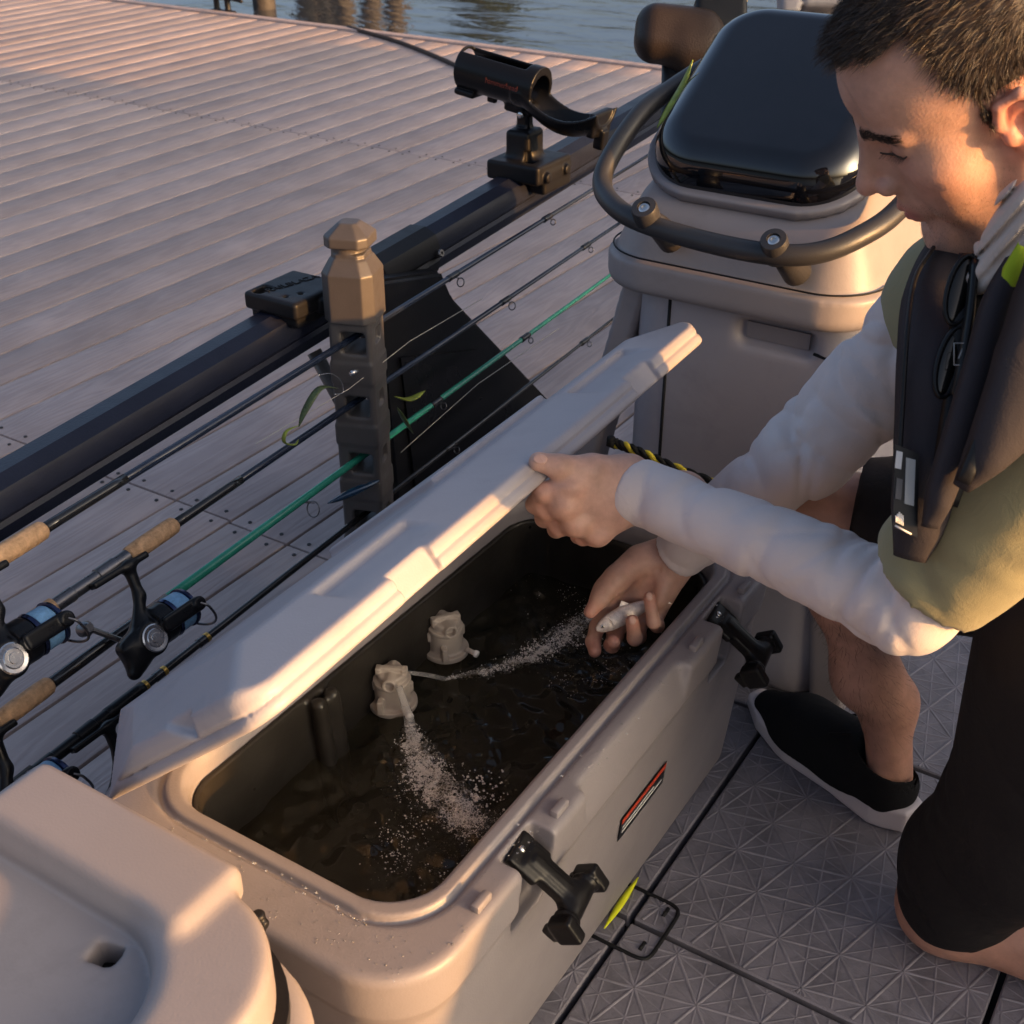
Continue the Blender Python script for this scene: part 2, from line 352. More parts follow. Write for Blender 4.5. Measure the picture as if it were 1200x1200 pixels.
# plank seams as measured on the photograph fall on x = -1.768 - n*pitch
k0 = round((x+1.768)/PITCHX); x = -1.768+k0*PITCHX
SCREW = M('dark screw head', (.05, .045, .045), .5, metal=.5)
plank_cache = {}
screws = []
while x > -9.3:
    off = [1.493, 3.9, -.9][row % 3] if row != 2 else 1.493
    cuts = sorted([y for y in (off-4.8, off-2.4, off, off+2.4, off+4.8) if -2.9 < y < DOCKY1-.4]); ys = [-3]+cuts+[DOCKY1]
    for y0, y1 in zip(ys[:-1], ys[1:]):
        ln = round(y1-y0-.005, 3); key = ln
        if key not in plank_cache:
            bm = boxm((-PITCHX+.0065, 0, -.026), (0, ln, 0), .002, 2)
            me = bpy.data.meshes.new('plank'); bm.to_mesh(me); bm.free(); me.materials.append(pm); me.shade_smooth(); me.set_sharp_from_angle(angle=.5)
            plank_cache[key] = me
        o = bpy.data.objects.new('plank', plank_cache[key]); C.objects.link(o); o.parent = dock
        o.location = (x, y0+.0025, rnd.uniform(-.0004, .0004))
        if x > -6:
            for yy in (y0+.022, y1-.022):
                if .5 < yy < 5.2: screws += [(x-.03, yy), (x-PITCHX+.04, yy)]
    x -= PITCHX; row += 1
V, Fc = lathe((0, 0, -.001), (0, 0, 1), [(0, .0042), (.0022, .0042), (.0022, .002), (.0012, .0018)], 8)
sme = None
for sx, sy_ in screws:
    if sme is None: o = obj('screw', V, Fc, SCREW, dock, smooth=False); sme = o.data
    else: o = bpy.data.objects.new('screw', sme); C.objects.link(o); o.parent = dock
    o.location = (sx, sy_, .0005)
# far edge trim board and clutter
bm = boxm((-9.4, DOCKY1+.004, -.2), (DOCKX1, DOCKY1+.06, .012), .006); bmobj('edge_board', bm, pm, dock)
a, b = Pz(408, 32, .008), Pz(560, 88, .008)
P = smoothpath([a, a*.6+b*.4+np.array([.05, .03, 0]), b, b+np.array([.9, -.55, 0])], 10)
V, Fc = tube(P, .012, 8); o = obj('mooring_rope', V, Fc, M('brown rope', (.06, .04, .03), .8, bump=.6, bscale=300), at=tuple(a)); tag(o, 'thin brown rope lying across the far dock planks', 'rope')
# small cleats at the far dock edge
def cleat(p, s=1.0):
    S = SDF((-.2, -.06, -.01), (.2, .06, .13), .006)
    S.chain([(-.16, 0, .075), (-.06, 0, .095), (.06, 0, .095), (.16, 0, .075)], [.012, .018, .018, .012], .01)
    S.cyl((-.045, 0, 0), (-.045, 0, .09), .018, .004, .012).cyl((.045, 0, 0), (.045, 0, .09), .018, .004, .012).box((0, 0, .006), (.09, .03, .008), .005, k=.008)
    return S.mesh()
V, Fc = cleat((0, 0, 0))
c0 = Pz(268, 13, .0); c1 = Pz(452, 44, .0)
for i, (cc, lab) in enumerate(((c0, 'black cleat with two horns at the far dock edge by the dark piling'),)):
    o = obj('dock_cleat', V*1.0+cc+np.array([0, -.05, 0]), Fc, BLACKP, at=tuple(cc)); tag(o, lab, 'cleat')
# pilings standing in the water
PILM = M('dark wet piling', (.035, .03, .028), .7, bump=.8, bscale=25, var=.3, vscale=10, bdist=.01)
def piling(x, y, h, r, lab):
    V, Fc = lathe((x, y, -1.6), (0, 0, 1), [(0, r), (h*.3, r*1.02), (h*.7, r*.97), (h+1.57, r*.95), (h+1.6, r*.8)], 14)
    o = obj('piling', V, Fc, PILM, at=(x, y, -.38)); tag(o, lab, 'piling', 'pilings beyond the dock')
p = Pz(310, 10, -.38); piling(p[0], p[1], 2.6, .09, 'dark round piling rising from the water behind the dock cleat')
for i, (u, v) in enumerate(((352, -75), (372, -95), (398, -70), (430, -80), (458, -88))):
    p = Pz(u, v, -.38); piling(p[0], p[1], 3.2, .13, 'dark piling in the far mooring row, ' + ('first', 'second', 'third', 'fourth', 'fifth')[i] + ' from the dock cleat')
# far bank
tag(obj('far_bank', *prism([(-60, 0, -.6), (-60, 0, .4), (-60, 14, 2.2), (-60, 60, 3), (-60, 60, -.6)], (120, 0, 0)), M('far bank grass', (.05, .06, .03), .9, var=.4, vscale=.6, bump=.8, bscale=3, bdist=.2), smooth=False), kind='structure').location = (-25, 46, 0)
# trees whose dark reflections lie on the water
TRK = M('bark', (.05, .035, .025), .9, bump=1, bscale=20, bdist=.02); LFM = M('dark green leaves', (.035, .055, .022), .6, var=.5, vscale=3)
def tree(x, y, h, w, lab, seed):
    r = np.random.default_rng(seed); t = thing('tree', (x, y, .2), lab, 'tree', 'trees on the far bank')
    V, Fc = tube(smoothpath([(x, y, -.1), (x+.1, y, h*.35), (x-.05, y, h*.7), (x, y, h*.96)], 5), list(np.linspace(h*.03, h*.004, 16)), 8); obj('trunk', V, Fc, TRK, t)
    n = 2600; z = h*(.12+.88*r.random(n)**.85); rad = w*.5*(1.02-(z/h))**.75*np.sqrt(r.random(n))*(1+.25*np.sin(z*3+r.random(n)))
    th = r.random(n)*2*PI; ctr = np.stack([x+rad*np.cos(th), y+rad*np.sin(th), z], 1)
    e1 = r.normal(size=(n, 3)); e1 /= np.linalg.norm(e1, axis=1)[:, None]; e2 = np.cross(e1, r.normal(size=(n, 3))); e2 /= np.linalg.norm(e2, axis=1)[:, None]
    s = (h*.022*(.6+.8*r.random(n)))[:, None]
    V = np.stack([ctr-e1*s*2, ctr+e2*s*.8, ctr+e1*s*2, ctr-e2*s*.8], 1).reshape(-1, 3); obj('crown', V, np.arange(4*n).reshape(-1, 4), LFM, t, smooth=False)
d = ray(572, 30); k = 36/d[1]; tree(d[0]*k, 36, 6.4, 4.6, 'dense dark tree standing alone on the far bank', 1)
for i, (u, yy, h, w) in enumerate(((330, 50, 4.5, 4), (60, 55, 5, 5), (905, 52, 4.2, 5))):
    d = ray(u, 0); k = yy/d[1]; tree(d[0]*k, yy, h, w, ('squat dark tree behind the far mooring pilings', 'tall loose dark tree well past the pilings', 'low spreading dark tree past the lone tree')[i], 5+i)
# ================================================================== BOAT
boat = thing('fishing_boat', (-.2, 1.5, 0), 'open fishing boat with grey tread deck and dark blue gunwale rail', 'boat')
bm = boxm((-.98, -1.6, -.3), (1.15, 3.6, -.022), .02); bmobj('hull', bm, M('dark hull', (.012, .012, .013), .6), boat)
gx = [-.968, -.472, -.037, .45, .95]; gy = [-1.2, -.416, .068, .552, 1.036, 1.52, 2.004, 2.6, 3.4]
def clipline(p, d, x0, x1, y0, y1):
    t0, t1 = -9, 9
    for q, dd, a, b in ((p[0], d[0], x0, x1), (p[1], d[1], y0, y1)):
        if abs(dd) < 1e-9:
            if q < a or q > b: return None
            continue
        ta, tb = sorted(((a-q)/dd, (b-q)/dd)); t0 = max(t0, ta); t1 = min(t1, tb)
    return (t0, t1) if t1-t0 > .012 else None
LAT = .078
def ribs(x0, x1, y0, y1):
    V = []; Fc = []
    for fam in range(6):
        an = math.radians(13+30*fam); d = np.array([math.cos(an), math.sin(an)]); nrm = np.array([-d[1], d[0]])
        spc = LAT*.866 if fam % 2 == 0 else LAT*.5*1.0
        wd = .0013 if fam % 2 == 0 else .0008; ht = .0009 if fam % 2 == 0 else .0004
        for k in range(-90, 90):
            p = nrm*spc*k; c = clipline(p, d, x0+.004, x1-.004, y0+.004, y1-.004)
            if not c: continue
            a, b = p+d*c[0], p+d*c[1]; n0 = len(V)
            for q in (a, b): V += [(*(q-nrm*wd*1.8), 0), (*(q-nrm*wd*.6), ht), (*(q+nrm*wd*.6), ht), (*(q+nrm*wd*1.8), 0)]
            Fc += [(n0+i, n0+4+i, n0+5+i, n0+1+i) for i in range(3)]+[(n0, n0+1, n0+2, n0+3), (n0+7, n0+6, n0+5, n0+4)]
    return V, Fc
for i in range(len(gx)-1):
    for j in range(len(gy)-1):
        x0, x1, y0, y1 = gx[i]+.004, gx[i+1]-.004, gy[j]+.004, gy[j+1]-.004
        o = bmobj('deck_panel', boxm((x0, y0, -.024), (x1, y1, 0), .002, 1), DECKM, boat)
        if x1 > -.5 and x0 < .4 and .3 < y1 and y0 < 2.5:
            V, Fc = ribs(x0, x1, y0, y1); tag(obj('tread_ribs', np.array(V)+np.array([0, 0, .0002]), Fc, M('deck rib', (.21, .195, .213), .5, var=.25, vscale=25), o, smooth=False), kind='stuff')
# square inspection hatch outline round the crossing of the joints
sq = []
for k in range(49):
    t = 2*PI*k/48; c, s = math.cos(t), math.sin(t); e = .28
    sq.append((-.472+.051*math.copysign(abs(c)**e, c), 1.036+.051*math.copysign(abs(s)**e, s), .0006))
V, Fc = tube(sq, .0028, 6, cap=False); obj('hatch_joint', V, Fc, GROOVE, boat)
for a, b in (((-.437, 1.062), (-.437, 1.078)), ((-.438, .998), (-.438, 1.012)), ((-.255, 1.50), (-.255, 1.485))):
    V, Fc = tube([(*a, .0008), (*b, .0008)], .0027, 6); obj('hatch_slot', V, Fc, GROOVE, boat)
# gunwale rail, rising towards the bow
def gun_z(y): return .46+.068*y
prof = [(-.040, -.012), (-.036, .020), (-.024, .034), (.006, .036), (.026, .026), (.034, .008), (.034, -.004), (.030, -.010), (.034, -.016), (.030, -.034), (.010, -.042), (-.026, -.036)]
def sweep(prof, ys, xo, zf, sc_=1.0):
    V = []; Fc = []; n = len(prof)
    for y in ys: V += [(xo+p[0]*sc_, y, zf(y)+p[1]*sc_) for p in prof]
    for i in range(len(ys)-1):
        for k in range(n): Fc.append((i*n+k, i*n+(k+1) % n, (i+1)*n+(k+1) % n, (i+1)*n+k))
    Fc += [tuple(range(n)), tuple((len(ys)-1)*n+k for k in range(n-1, -1, -1))]
    return V, [f[::-1] for f in Fc]
V, Fc = sweep(prof, list(np.linspace(-.8, 4.2, 30)), -1.255, gun_z); obj('gunwale', V, Fc, RAILB, boat, sharp=28)
V, Fc = sweep(prof, [1.545, 1.55, 1.69, 1.695], -1.255, gun_z, 1.06); obj('rail_sleeve', V, Fc, BLACKP, boat, sharp=28)
for (u, v) in ((515, 297), (468, 337)):
    p = Px(u, v, -1.216); V, Fc = lathe(p, (1, 0, .35), [(-.01, .0075), (.004, .0075), (.006, .006), (.006, .003), (.002, .003)], 12); obj('screw', V, Fc, GUN, boat, sharp=30)
# dark raked strut under the rail
pl = [Px(u, v, -1.19) for u, v in ((440, 330), (520, 318), (533, 350), (646, 470), (660, 610), (470, 640))]
pl = [Vector(p) for p in pl]
bm = bmesh.new(); f = bm.faces.new([bm.verts.new(p) for p in pl]); r = bmesh.ops.extrude_face_region(bm, geom=[f]); bmesh.ops.translate(bm, verts=[v for v in r['geom'] if isinstance(v, bmesh.types.BMVert)], vec=(-.05, 0, 0))
bmesh.ops.recalc_face_normals(bm, faces=bm.faces); bmesh.ops.bevel(bm, geom=bm.edges[:], offset=.008, segments=3, affect='EDGES'); bm.verts.index_update()
bmobj('rail_strut', bm, BLACKP, boat, smooth=True, sharp=40)
pl2 = [Px(u, v, -1.185) for u, v in ((470, 420), (560, 410), (625, 490), (620, 590), (490, 600))]
V, Fc = prism(pl2, (-.004, 0, 0)); obj('strut_panel', V, [f[::-1] for f in Fc], BLACKG, boat, smooth=False)
bm = boxm((-1.02, -1.5, -.2), (-.985, 3.5, .07), .01); bmobj('hull_side', bm, M('hull side grey', (.12, .11, .11), .5), boat)
# ================================================================== TANK BOX WITH OPEN LID
X0, X1, Y0, Y1, ZT = -.905, -.457, .552, 1.452, .36
tank = thing('livewell_box', (-.68, 1.0, 0), 'grey moulded bait tank box full of dark water with its lid propped open', 'tank')
S = SDF((X0-.03, Y0-.03, -.012), (X1+.03, Y1+.03, ZT+.02), .0033)
xc, yc = (X0+X1)/2, (Y0+Y1)/2
def rrect(X, Y, x0, x1, y0, y1, r):
    qx = np.abs(X-(x0+x1)/2)-(x1-x0)/2+r; qy = np.abs(Y-(y0+y1)/2)-(y1-y0)/2+r
    return np.sqrt(np.maximum(qx, 0)**2+np.maximum(qy, 0)**2)+np.minimum(np.maximum(qx, qy), 0)-r
def outer(X, Y, Z):
    dr = .034*(1-np.clip(Z/ZT, 0, 1))
    a = rrect(X, Y, X0, X1, Y0, Y1, .085)+dr+np.where(Z < .30, .006, 0)*np.clip((.30-Z)/.02, 0, 1); b = np.abs(Z-ZT/2-.002)-(ZT/2-.002); r = .011
    return np.sqrt(np.maximum(a+r, 0)**2+np.maximum(b+r, 0)**2)+np.minimum(np.maximum(a+r, b+r), 0)-r
S.comb(outer, (X0, Y0, 0), (X1, Y1, ZT))
# raised lip round the opening, with its groove outside
IX0, IX1, IY0, IY1 = -.842, -.520, .636, 1.372
def lip(X, Y, Z):
    a = rrect(X, Y, IX0-.020, IX1+.020, IY0-.020, IY1+.020, .07); b = np.abs(Z-ZT+.004)-.0085; r = .004
    return np.sqrt(np.maximum(a+r, 0)**2+np.maximum(b+r, 0)**2)+np.minimum(np.maximum(a+r, b+r), 0)-r
def groove(X, Y, Z):
    a = np.abs(rrect(X, Y, IX0-.0225, IX1+.0225, IY0-.0225, IY1+.0225, .072)); b = np.abs(Z-ZT-.002)
    return np.maximum(a-.0028, b-.007)
S.comb(lip, (IX0-.02, IY0-.02, ZT-.02), (IX1+.02, IY1+.02, ZT+.008), .002)
S.comb(groove, (IX0-.03, IY0-.03, ZT-.012), (IX1+.03, IY1+.03, ZT+.006), .002, 's')
# central recess and latch recesses on the starboard side
S.box((X1+.014, 1.005, .345), (.027, .128, .125), .012, basis(x=(1, 0, .28), y=(0, 1, 0)), .006, 's')
LY = (.777, 1.260)
for y in LY:
    S.box((X1+.0, y, .345), (.032, .031, .085), .005, None, .002, 's')
def cav(X, Y, Z):
    dr = .028*np.clip((ZT-Z)/ZT, 0, 1)
    b = np.clip((Z-(ZT-.008))/.012, 0, 1)
    return np.maximum(rrect(X, Y, IX0, IX1, IY0, IY1, .06)+dr-b*.004, .03-Z)
S.comb(cav, (IX0-.01, IY0-.01, .03), (IX1+.01, IY1+.01, ZT+.03), .004, 's')
V, Fc = S.mesh(0)
obj('tank_body', V, Fc, GREY, tank)
# dark inner shell just inside the tank wall
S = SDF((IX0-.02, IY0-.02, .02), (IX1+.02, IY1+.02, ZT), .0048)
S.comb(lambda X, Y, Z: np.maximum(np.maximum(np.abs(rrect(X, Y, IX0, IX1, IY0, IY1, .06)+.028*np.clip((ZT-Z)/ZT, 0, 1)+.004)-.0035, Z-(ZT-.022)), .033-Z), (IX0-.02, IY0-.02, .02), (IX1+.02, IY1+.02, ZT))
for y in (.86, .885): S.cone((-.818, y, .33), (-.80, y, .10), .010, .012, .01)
V, Fc = S.mesh(1); obj('tank_inner_wall', V, Fc, INWALL, tank)
bm = boxm((IX0+.02, IY0+.02, .031), (IX1-.02, IY1-.02, .036)); bmobj('tank_floor', bm, INWALL, tank)
for i, y in enumerate(LY):
    S = SDF((-.5, y-.06, .2), (-.36, y+.06, .38), .0016)
    A = np.array([-.482, y, .348]); Bp = np.array([-.422, y+.014, .296]); ax = unit(Bp-A); yy = unit(np.array([0, 1, 0])-ax*ax[1]); R = basis(x=ax, y=yy)
    S.box(A+ax*.012, (.020, .021, .005), .003, R); S.box((A+Bp)/2+ax*.004, (.036, .014, .0075), .003, R, .006)
    S.box((A+Bp)/2+ax*.004+R[:, 2]*.007, (.03, .006, .003), .002, R, .003)
    S.cyl(Bp-yy*.027, Bp+yy*.027, .0125, .004, .010)
    for q in (-1, 1): S.box(Bp+yy*q*.034+ax*.004, (.016, .0078, .0145), .004, basis(x=ax+R[:, 2]*-.35, y=yy), .003); S.cyl(Bp+yy*q*.022, Bp+yy*q*.026, .0145, .001)
    for q in (-1, 1): S.box(Bp+yy*q*.034+R[:, 2]*-.015, (.010, .0060, .010), .003, basis(x=ax, y=yy), .003)
    V, Fc = S.mesh(1); la = obj('latch', V, Fc, RUBBER, tank)
    V, Fc = lathe(A+R[:, 2]*.004+ax*-.0, R[:, 2], [(0, .004), (.002, .004), (.0028, .0025)], 10); obj('pin', V, Fc, STEEL, la)
for y in LY:
    for dy in (-.088, .060):
        bm = boxm((X1-.0185, y+dy-.0125, ZT-.003), (X1-.0085, y+dy+.0125, ZT+.0075), .0022, 2); bmobj('rim_tab', bm, GREY, tank, smooth=True, sharp=45)
# small warning label on the recess
lab = [Px(u, v, -.4745) for u, v in ((725, 986), (731, 963), (781, 893), (779, 918))]
lc = sum(lab)/4
lz = lambda z: X1-.034*(1-z/ZT)-.006+.0012
def lpt(y, z): return (lz(z)+.0004, y, z)
for nm, y0, y1, z0, z1, mt, e in (('label', 1.0, 1.122, .168, .206, BLACKG, 0), ('label_band', 1.002, 1.120, .1965, .2045, RED, .0007), ('label_print', 1.006, 1.114, .178, .181, WHITE, .0007), ('label_print', 1.006, 1.09, .186, .1885, WHITE, .0007)):
    P4 = [np.array(lpt(y, z))+np.array([e, 0, 0]) for y, z in ((y0, z0), (y1, z0), (y1, z1), (y0, z1))]
    V, Fc = prism(P4, (.0006, 0, 0)); obj(nm, V, Fc, mt, tank, smooth=False)
# lid, hinged on the port side and held half open
TH = math.radians(45.5); HX, HZ = -.872, .376
uD = np.array([math.cos(TH), 0, math.sin(TH)]); wD = np.array([-math.sin(TH), 0, math.cos(TH)]); LW = .388; LT = .064
def L2W(V):      # the lid flexes a little: its far end, where it is held, stands higher
    t = np.radians(41.6+3.4*(V[:, 1]-.575)/.86); c_, s_ = np.cos(t), np.sin(t)
    return np.stack([HX+V[:, 0]*c_-V[:, 2]*s_, V[:, 1], HZ+V[:, 0]*s_+V[:, 2]*c_], 1)
S = SDF((-.05, .52, -.02), (LW+.03, 1.48, LT+.05), .0031)
lY0, lY1 = .548, 1.440
def lidf(X, Y, Z):
    a = rrect(X, Y, -.03, LW, lY0, lY1, .035)+np.maximum(Z-.03, 0)*.35; b = np.abs(Z-LT/2)-LT/2; r = .006
    d = np.sqrt(np.maximum(a+r, 0)**2+np.maximum(b+r, 0)**2)+np.minimum(np.maximum(a+r, b+r), 0)-r
    ch = (X-(LW-.001))*.50+(Z-.027)*.866
    for yy, sg in ((lY0, 1), (lY1, -1)):
        e = (Z-.036-(Y-yy)*sg*.42)*.92; d = np.maximum(d, e); c2 = ((.085-X)*.75-(Y-yy)*sg*.66); d = np.maximum(d, c2)
        c3 = (Z-(X-.075)*.33-(Y-yy)*sg*.8)*.75; d = np.maximum(d, c3)
    d0 = d; d = np.maximum(d, ch); return d+np.maximum(.004-np.abs(ch-d0), 0)**2/.016
S.comb(lidf, (-.05, .53, 0), (LW+.01, 1.47, LT))
def seam(X, Y, Z):
    a = np.abs(rrect(X, Y, -.03, LW, lY0, lY1, .035)); return np.maximum(a-.003, np.abs(Z-.0135)-.0013)
S.comb(seam, (-.05, .53, .01), (LW+.01, 1.47, .02), 0, 's')
for y in LY:
    S.box((LW-.002, y, .052), (.052, .072, .020), .004, basis(x=(1, 0, -.36), y=(0, 1, 0)), .003, 's')
    S.box((LW+.004, y, .03), (.012, .030, .035), .003, None, .002, 's')
S.box((.27, lY0-.002, .038), (.026, .012, .010), .002, basis(x=(1, 0, -.55), y=(0, 1, 0)), .002, 's')
S.box((.19, 1.07, LT+.001), (.11, .12, .010), .004, None, .004)
V, Fc = S.mesh(0); lid = obj('lid', L2W(V), Fc, LIDM, tank)
for y in (.72, 1.28):
    V, Fc = tube([(HX-.012, y-.05, HZ-.004), (HX-.012, y+.05, HZ-.004)], .011, 12); obj('hinge', V, Fc, GREY, tank)
# ---- water in the tank
WZ = .245
nx, ny = 110, 240
xs = np.linspace(IX0+.012, IX1-.012, nx); ys = np.linspace(IY0+.012, IY1-.012, ny); XX, YY = np.meshgrid(xs, ys, indexing='ij')
j1 = Pz(505, 880, WZ)[:2]; j2 = Pz(640, 745, WZ)[:2]
ZZ = np.zeros_like(XX)
for k in range(22):
    an = rng.uniform(0, 2*PI); kk = rng.uniform(60, 260); ZZ += rng.uniform(.3, 1)*.0012*np.sin(kk*(XX*math.cos(an)+YY*math.sin(an))+rng.uniform(0, 6))*60/kk*1.6
for jc, am in ((j1, .0016), (j2, .0012)):
    rr = np.hypot(XX-jc[0], YY-jc[1]); ZZ += am*np.sin(rr*190)*np.exp(-rr*9)
    for k in range(9):
        an = rng.uniform(0, 2*PI); ZZ += am*.5*np.exp(-(rr/.07)**2)*np.sin(rng.uniform(250, 600)*(XX*math.cos(an)+YY*math.sin(an))+rng.uniform(0, 6))
V = np.stack([XX, YY, ZZ+WZ], 2).reshape(-1, 3); ii = np.arange(nx*ny).reshape(nx, ny)
Fc = np.stack([ii[:-1, :-1], ii[1:, :-1], ii[1:, 1:], ii[:-1, 1:]], 2).reshape(-1, 4)
TW = M('murky tank water', (.11, .10, .07), .03, trans=.85, ior=1.33, var=.1, rvar=.01)
tw = obj('tank_water', V, Fc, TW, at=(-.68, 1.0, WZ)); tag(tw, 'dark rippled water filling the grey tank box', 'water')
# ---- pump heads
def pump(base, yaw, lab):
    b = np.array(base, float); t = thing('aerator_pump', (b[0], b[1], WZ-.12), lab, 'pump')
    S = SDF(b+np.array([-.05, -.05, -.02]), b+np.array([.05, .05, .075]), .0011)
    cz, sz = math.cos(yaw), math.sin(yaw); fx = np.array([cz, sz, 0]); fy = np.array([-sz, cz, 0]); uz = np.array([0, 0, 1.])
    S.cyl(b+uz*-.004, b+uz*.004, .0315, .0015); S.cyl(b, b+uz*.036, .0235, .002, .004); S.cyl(b+uz*.034, b+uz*.040, .0245, .0015, .001)
    S.cyl(b+uz*.038, b+uz*.050, .019, .003, .003)
    S.cyl(b+uz*.043-fx*.021, b+uz*.043+fx*.024, .0095, .002, .002); S.cyl(b+uz*.043+fx*.016, b+uz*.043+fx*.03, .0062, .001, .0, 's')
    S.box(b+uz*.052, (.004, .016, .005), .0015, basis(x=fx, y=fy), .002)
    for q in (-1, 1): S.box(b+uz*.050+fy*q*.017, (.006, .0035, .006), .0012, basis(x=fx, y=fy), .001); S.cyl(b+uz*.02+fy*q*.0235-fx*.0, b+uz*.034+fy*q*.0235, .004, .001, .001)
    S.box(b+uz*.012+fx*.026-fy*.012, (.006, .004, .010), .0015, basis(x=fx, y=fy), .002)
    V, Fc = S.mesh(0); obj('pump_head', V, Fc, PUMPM, t)
    V, Fc = lathe(b+np.array([0, 0, -.19]), (0, 0, 1), [(0, .026), (.02, .026), (.022, .018), (.186, .018)], 20); obj('riser_pipe', V, Fc, PUMPM, t)
    V, Fc = lathe(b+uz*.012+fx*.028+fy*.02, fx+fy*.6, [(0, .0035), (.012, .0035), (.014, .005), (.018, .005)], 10); obj('inlet_nipple', V, Fc, WHITE, t)
    return b
pA = Pz(461, 822, WZ+.006); pB = Pz(523, 760, WZ+.006)
pump(pA, math.radians(-62), 'beige pump head squirting two jets into the tank water'); pump(pB, math.radians(-35), 'dry beige pump head beside the squirting one, no jet')
# ---- jets, foam
FOAM = M('white water foam', (.88, .84, .80), .12, trans=.15, ior=1.2, var=.1)
JET = M('water jet', (.92, .90, .88), .05, trans=.85, ior=1.2, var=.1)
c1_ = Pz(470, 803, WZ+.045)
V, Fc = tube(smoothpath([pA+np.array([.024, -.016, .046]), Pz(478, 838, WZ+.02), Pz(482, 862, WZ-.002)], 8), list(np.linspace(.0042, .0085, 17)), 9); o = obj('water_jet', V, Fc, JET, at=tuple(c1_)); tag(o, 'wide frothy jet falling steeply from the squirting pump head', 'jet')
V, Fc = tube(smoothpath([Pz(478, 788, WZ+.046), Pz(500, 791, WZ+.03), Pz(522, 796, WZ+.0)], 8), list(np.linspace(.0026, .0036, 17)), 8); o = obj('water_jet', V, Fc, JET, at=tuple(c1_)); tag(o, 'thin straight jet shooting sideways from the squirting pump head', 'jet')
iv = np.array([(1, 0, 0), (-1, 0, 0), (0, 1, 0), (0, -1, 0), (0, 0, 1), (0, 0, -1)], float); iff = np.array([(0, 2, 4), (2, 1, 4), (1, 3, 4), (3, 0, 4), (2, 0, 5), (1, 2, 5), (3, 1, 5), (0, 3, 5)])
def bubbles(pts, rad, name, mat, lab):
    n = len(pts); V = (pts[:, None, :]+iv[None]*rad[:, None, None]).reshape(-1, 3); Fc = (iff[None]+(np.arange(n)*len(iv))[:, None, None]).reshape(-1, 3)
    o = obj(name, V, Fc, mat, smooth=True); tag(o, lab, 'foam', kind='stuff'); return o
pts = []; rad = []
def spray(path, widths, n, rmin, rmax, zs=.003):
    P = [np.array(Pz(u, v, WZ)) for u, v in path]
    for _ in range(n):
        t = rng.random()*(len(P)-1); i = min(int(t), len(P)-2); f = t-i; c = P[i]*(1-f)+P[i+1]*f; w = widths[i]*(1-f)+widths[i+1]*f
        off = rng.normal(size=2)*w*.5; q_ = c[:2]+off
        nv_ = math.sin(q_[0]*210+3*math.sin(q_[1]*95))*math.sin(q_[1]*240+2.5*math.sin(q_[0]*120))+.6*math.sin(q_[0]*610+q_[1]*380)*math.sin(q_[1]*570-q_[0]*250)
        if nv_ < rng.normal()*.35-.05+.25*min(1, np.linalg.norm(off)/(w+1e-4)): continue
        pts.append([c[0]+off[0], c[1]+off[1], WZ+abs(rng.normal())*zs-.0008]); rad.append(rmin+(rmax-rmin)*rng.random()**3)
clumps = [0]
spray([(480, 852), (487, 880), (512, 925), (555, 962)], [.007, .020, .036, .040], 15000, .0003, .0013, .0016)
spray([(490, 880), (520, 940), (575, 920)], [.012, .03, .03], 900, .0012, .0026, .0012)
spray([(490, 880), (470, 1010), (545, 1020)], [.03, .045, .05], 2200, .0003, .0015, .0010)
spray([(520, 797), (560, 790), (610, 775), (650, 752), (700, 722)], [.003, .009, .017, .026, .03], 9000, .0003, .0012, .0014)
spray([(620, 770), (670, 745)], [.02, .026], 500, .001, .0022, .001)
spray([(690, 720), (720, 780), (660, 800)], [.05, .06, .05], 1400, .0003, .0010, .0008)
spray([(560, 650), (640, 690), (760, 720)], [.05, .06, .06], 500, .0003, .0009, .0008)
pts = np.array(pts); rad = np.array(rad)
ok = (pts[:, 0] > IX0+.02) & (pts[:, 0] < IX1-.025) & (pts[:, 1] > IY0+.02) & (pts[:, 1] < IY1-.02); bubbles(pts[ok], rad[ok], 'foam', FOAM, 'white froth of tiny bubbles floating on the tank water')
# thin froth film riding on the water round the jets
FILM = M('froth film', (.85, .82, .78), .35, var=.05)
N, L, B = nodes(FILM)
at2 = N.new('ShaderNodeAttribute'); at2.attribute_name = 'froth'; tc = N.new('ShaderNodeTexCoord')
na = N.new('ShaderNodeTexVoronoi'); na.inputs['Scale'].default_value = 230; na.feature = 'DISTANCE_TO_EDGE'; nb_ = N.new('ShaderNodeTexNoise'); nb_.inputs['Scale'].default_value = 70; nb_.inputs['Detail'].default_value = 7; nb_.inputs['Roughness'].default_value = .7; nb_.inputs['Distortion'].default_value = 1.2
L.new(tc.outputs['Object'], na.inputs['Vector']); L.new(tc.outputs['Object'], nb_.inputs['Vector'])
ed = N.new('ShaderNodeMapRange'); ed.inputs['From Min'].default_value = 0; ed.inputs['From Max'].default_value = .16; ed.inputs['To Min'].default_value = .16; ed.inputs['To Max'].default_value = 0; L.new(na.outputs['Distance'], ed.inputs['Value'])
m5 = N.new('ShaderNodeMath'); m5.operation = 'ADD'; L.new(nb_.outputs['Fac'], m5.inputs[0]); L.new(ed.outputs[0], m5.inputs[1])
m6 = N.new('ShaderNodeMath'); m6.operation = 'MULTIPLY_ADD'; m6.inputs[1].default_value = .44; L.new(at2.outputs['Fac'], m6.inputs[0]); L.new(m5.outputs[0], m6.inputs[2])
al = N.new('ShaderNodeMapRange'); al.inputs['From Min'].default_value = .86; al.inputs['From Max'].default_value = 1.14; al.inputs['To Max'].default_value = .75; L.new(m6.outputs[0], al.inputs['Value']); L.new(al.outputs[0], B.inputs['Alpha'])
dens = np.zeros_like(XX)
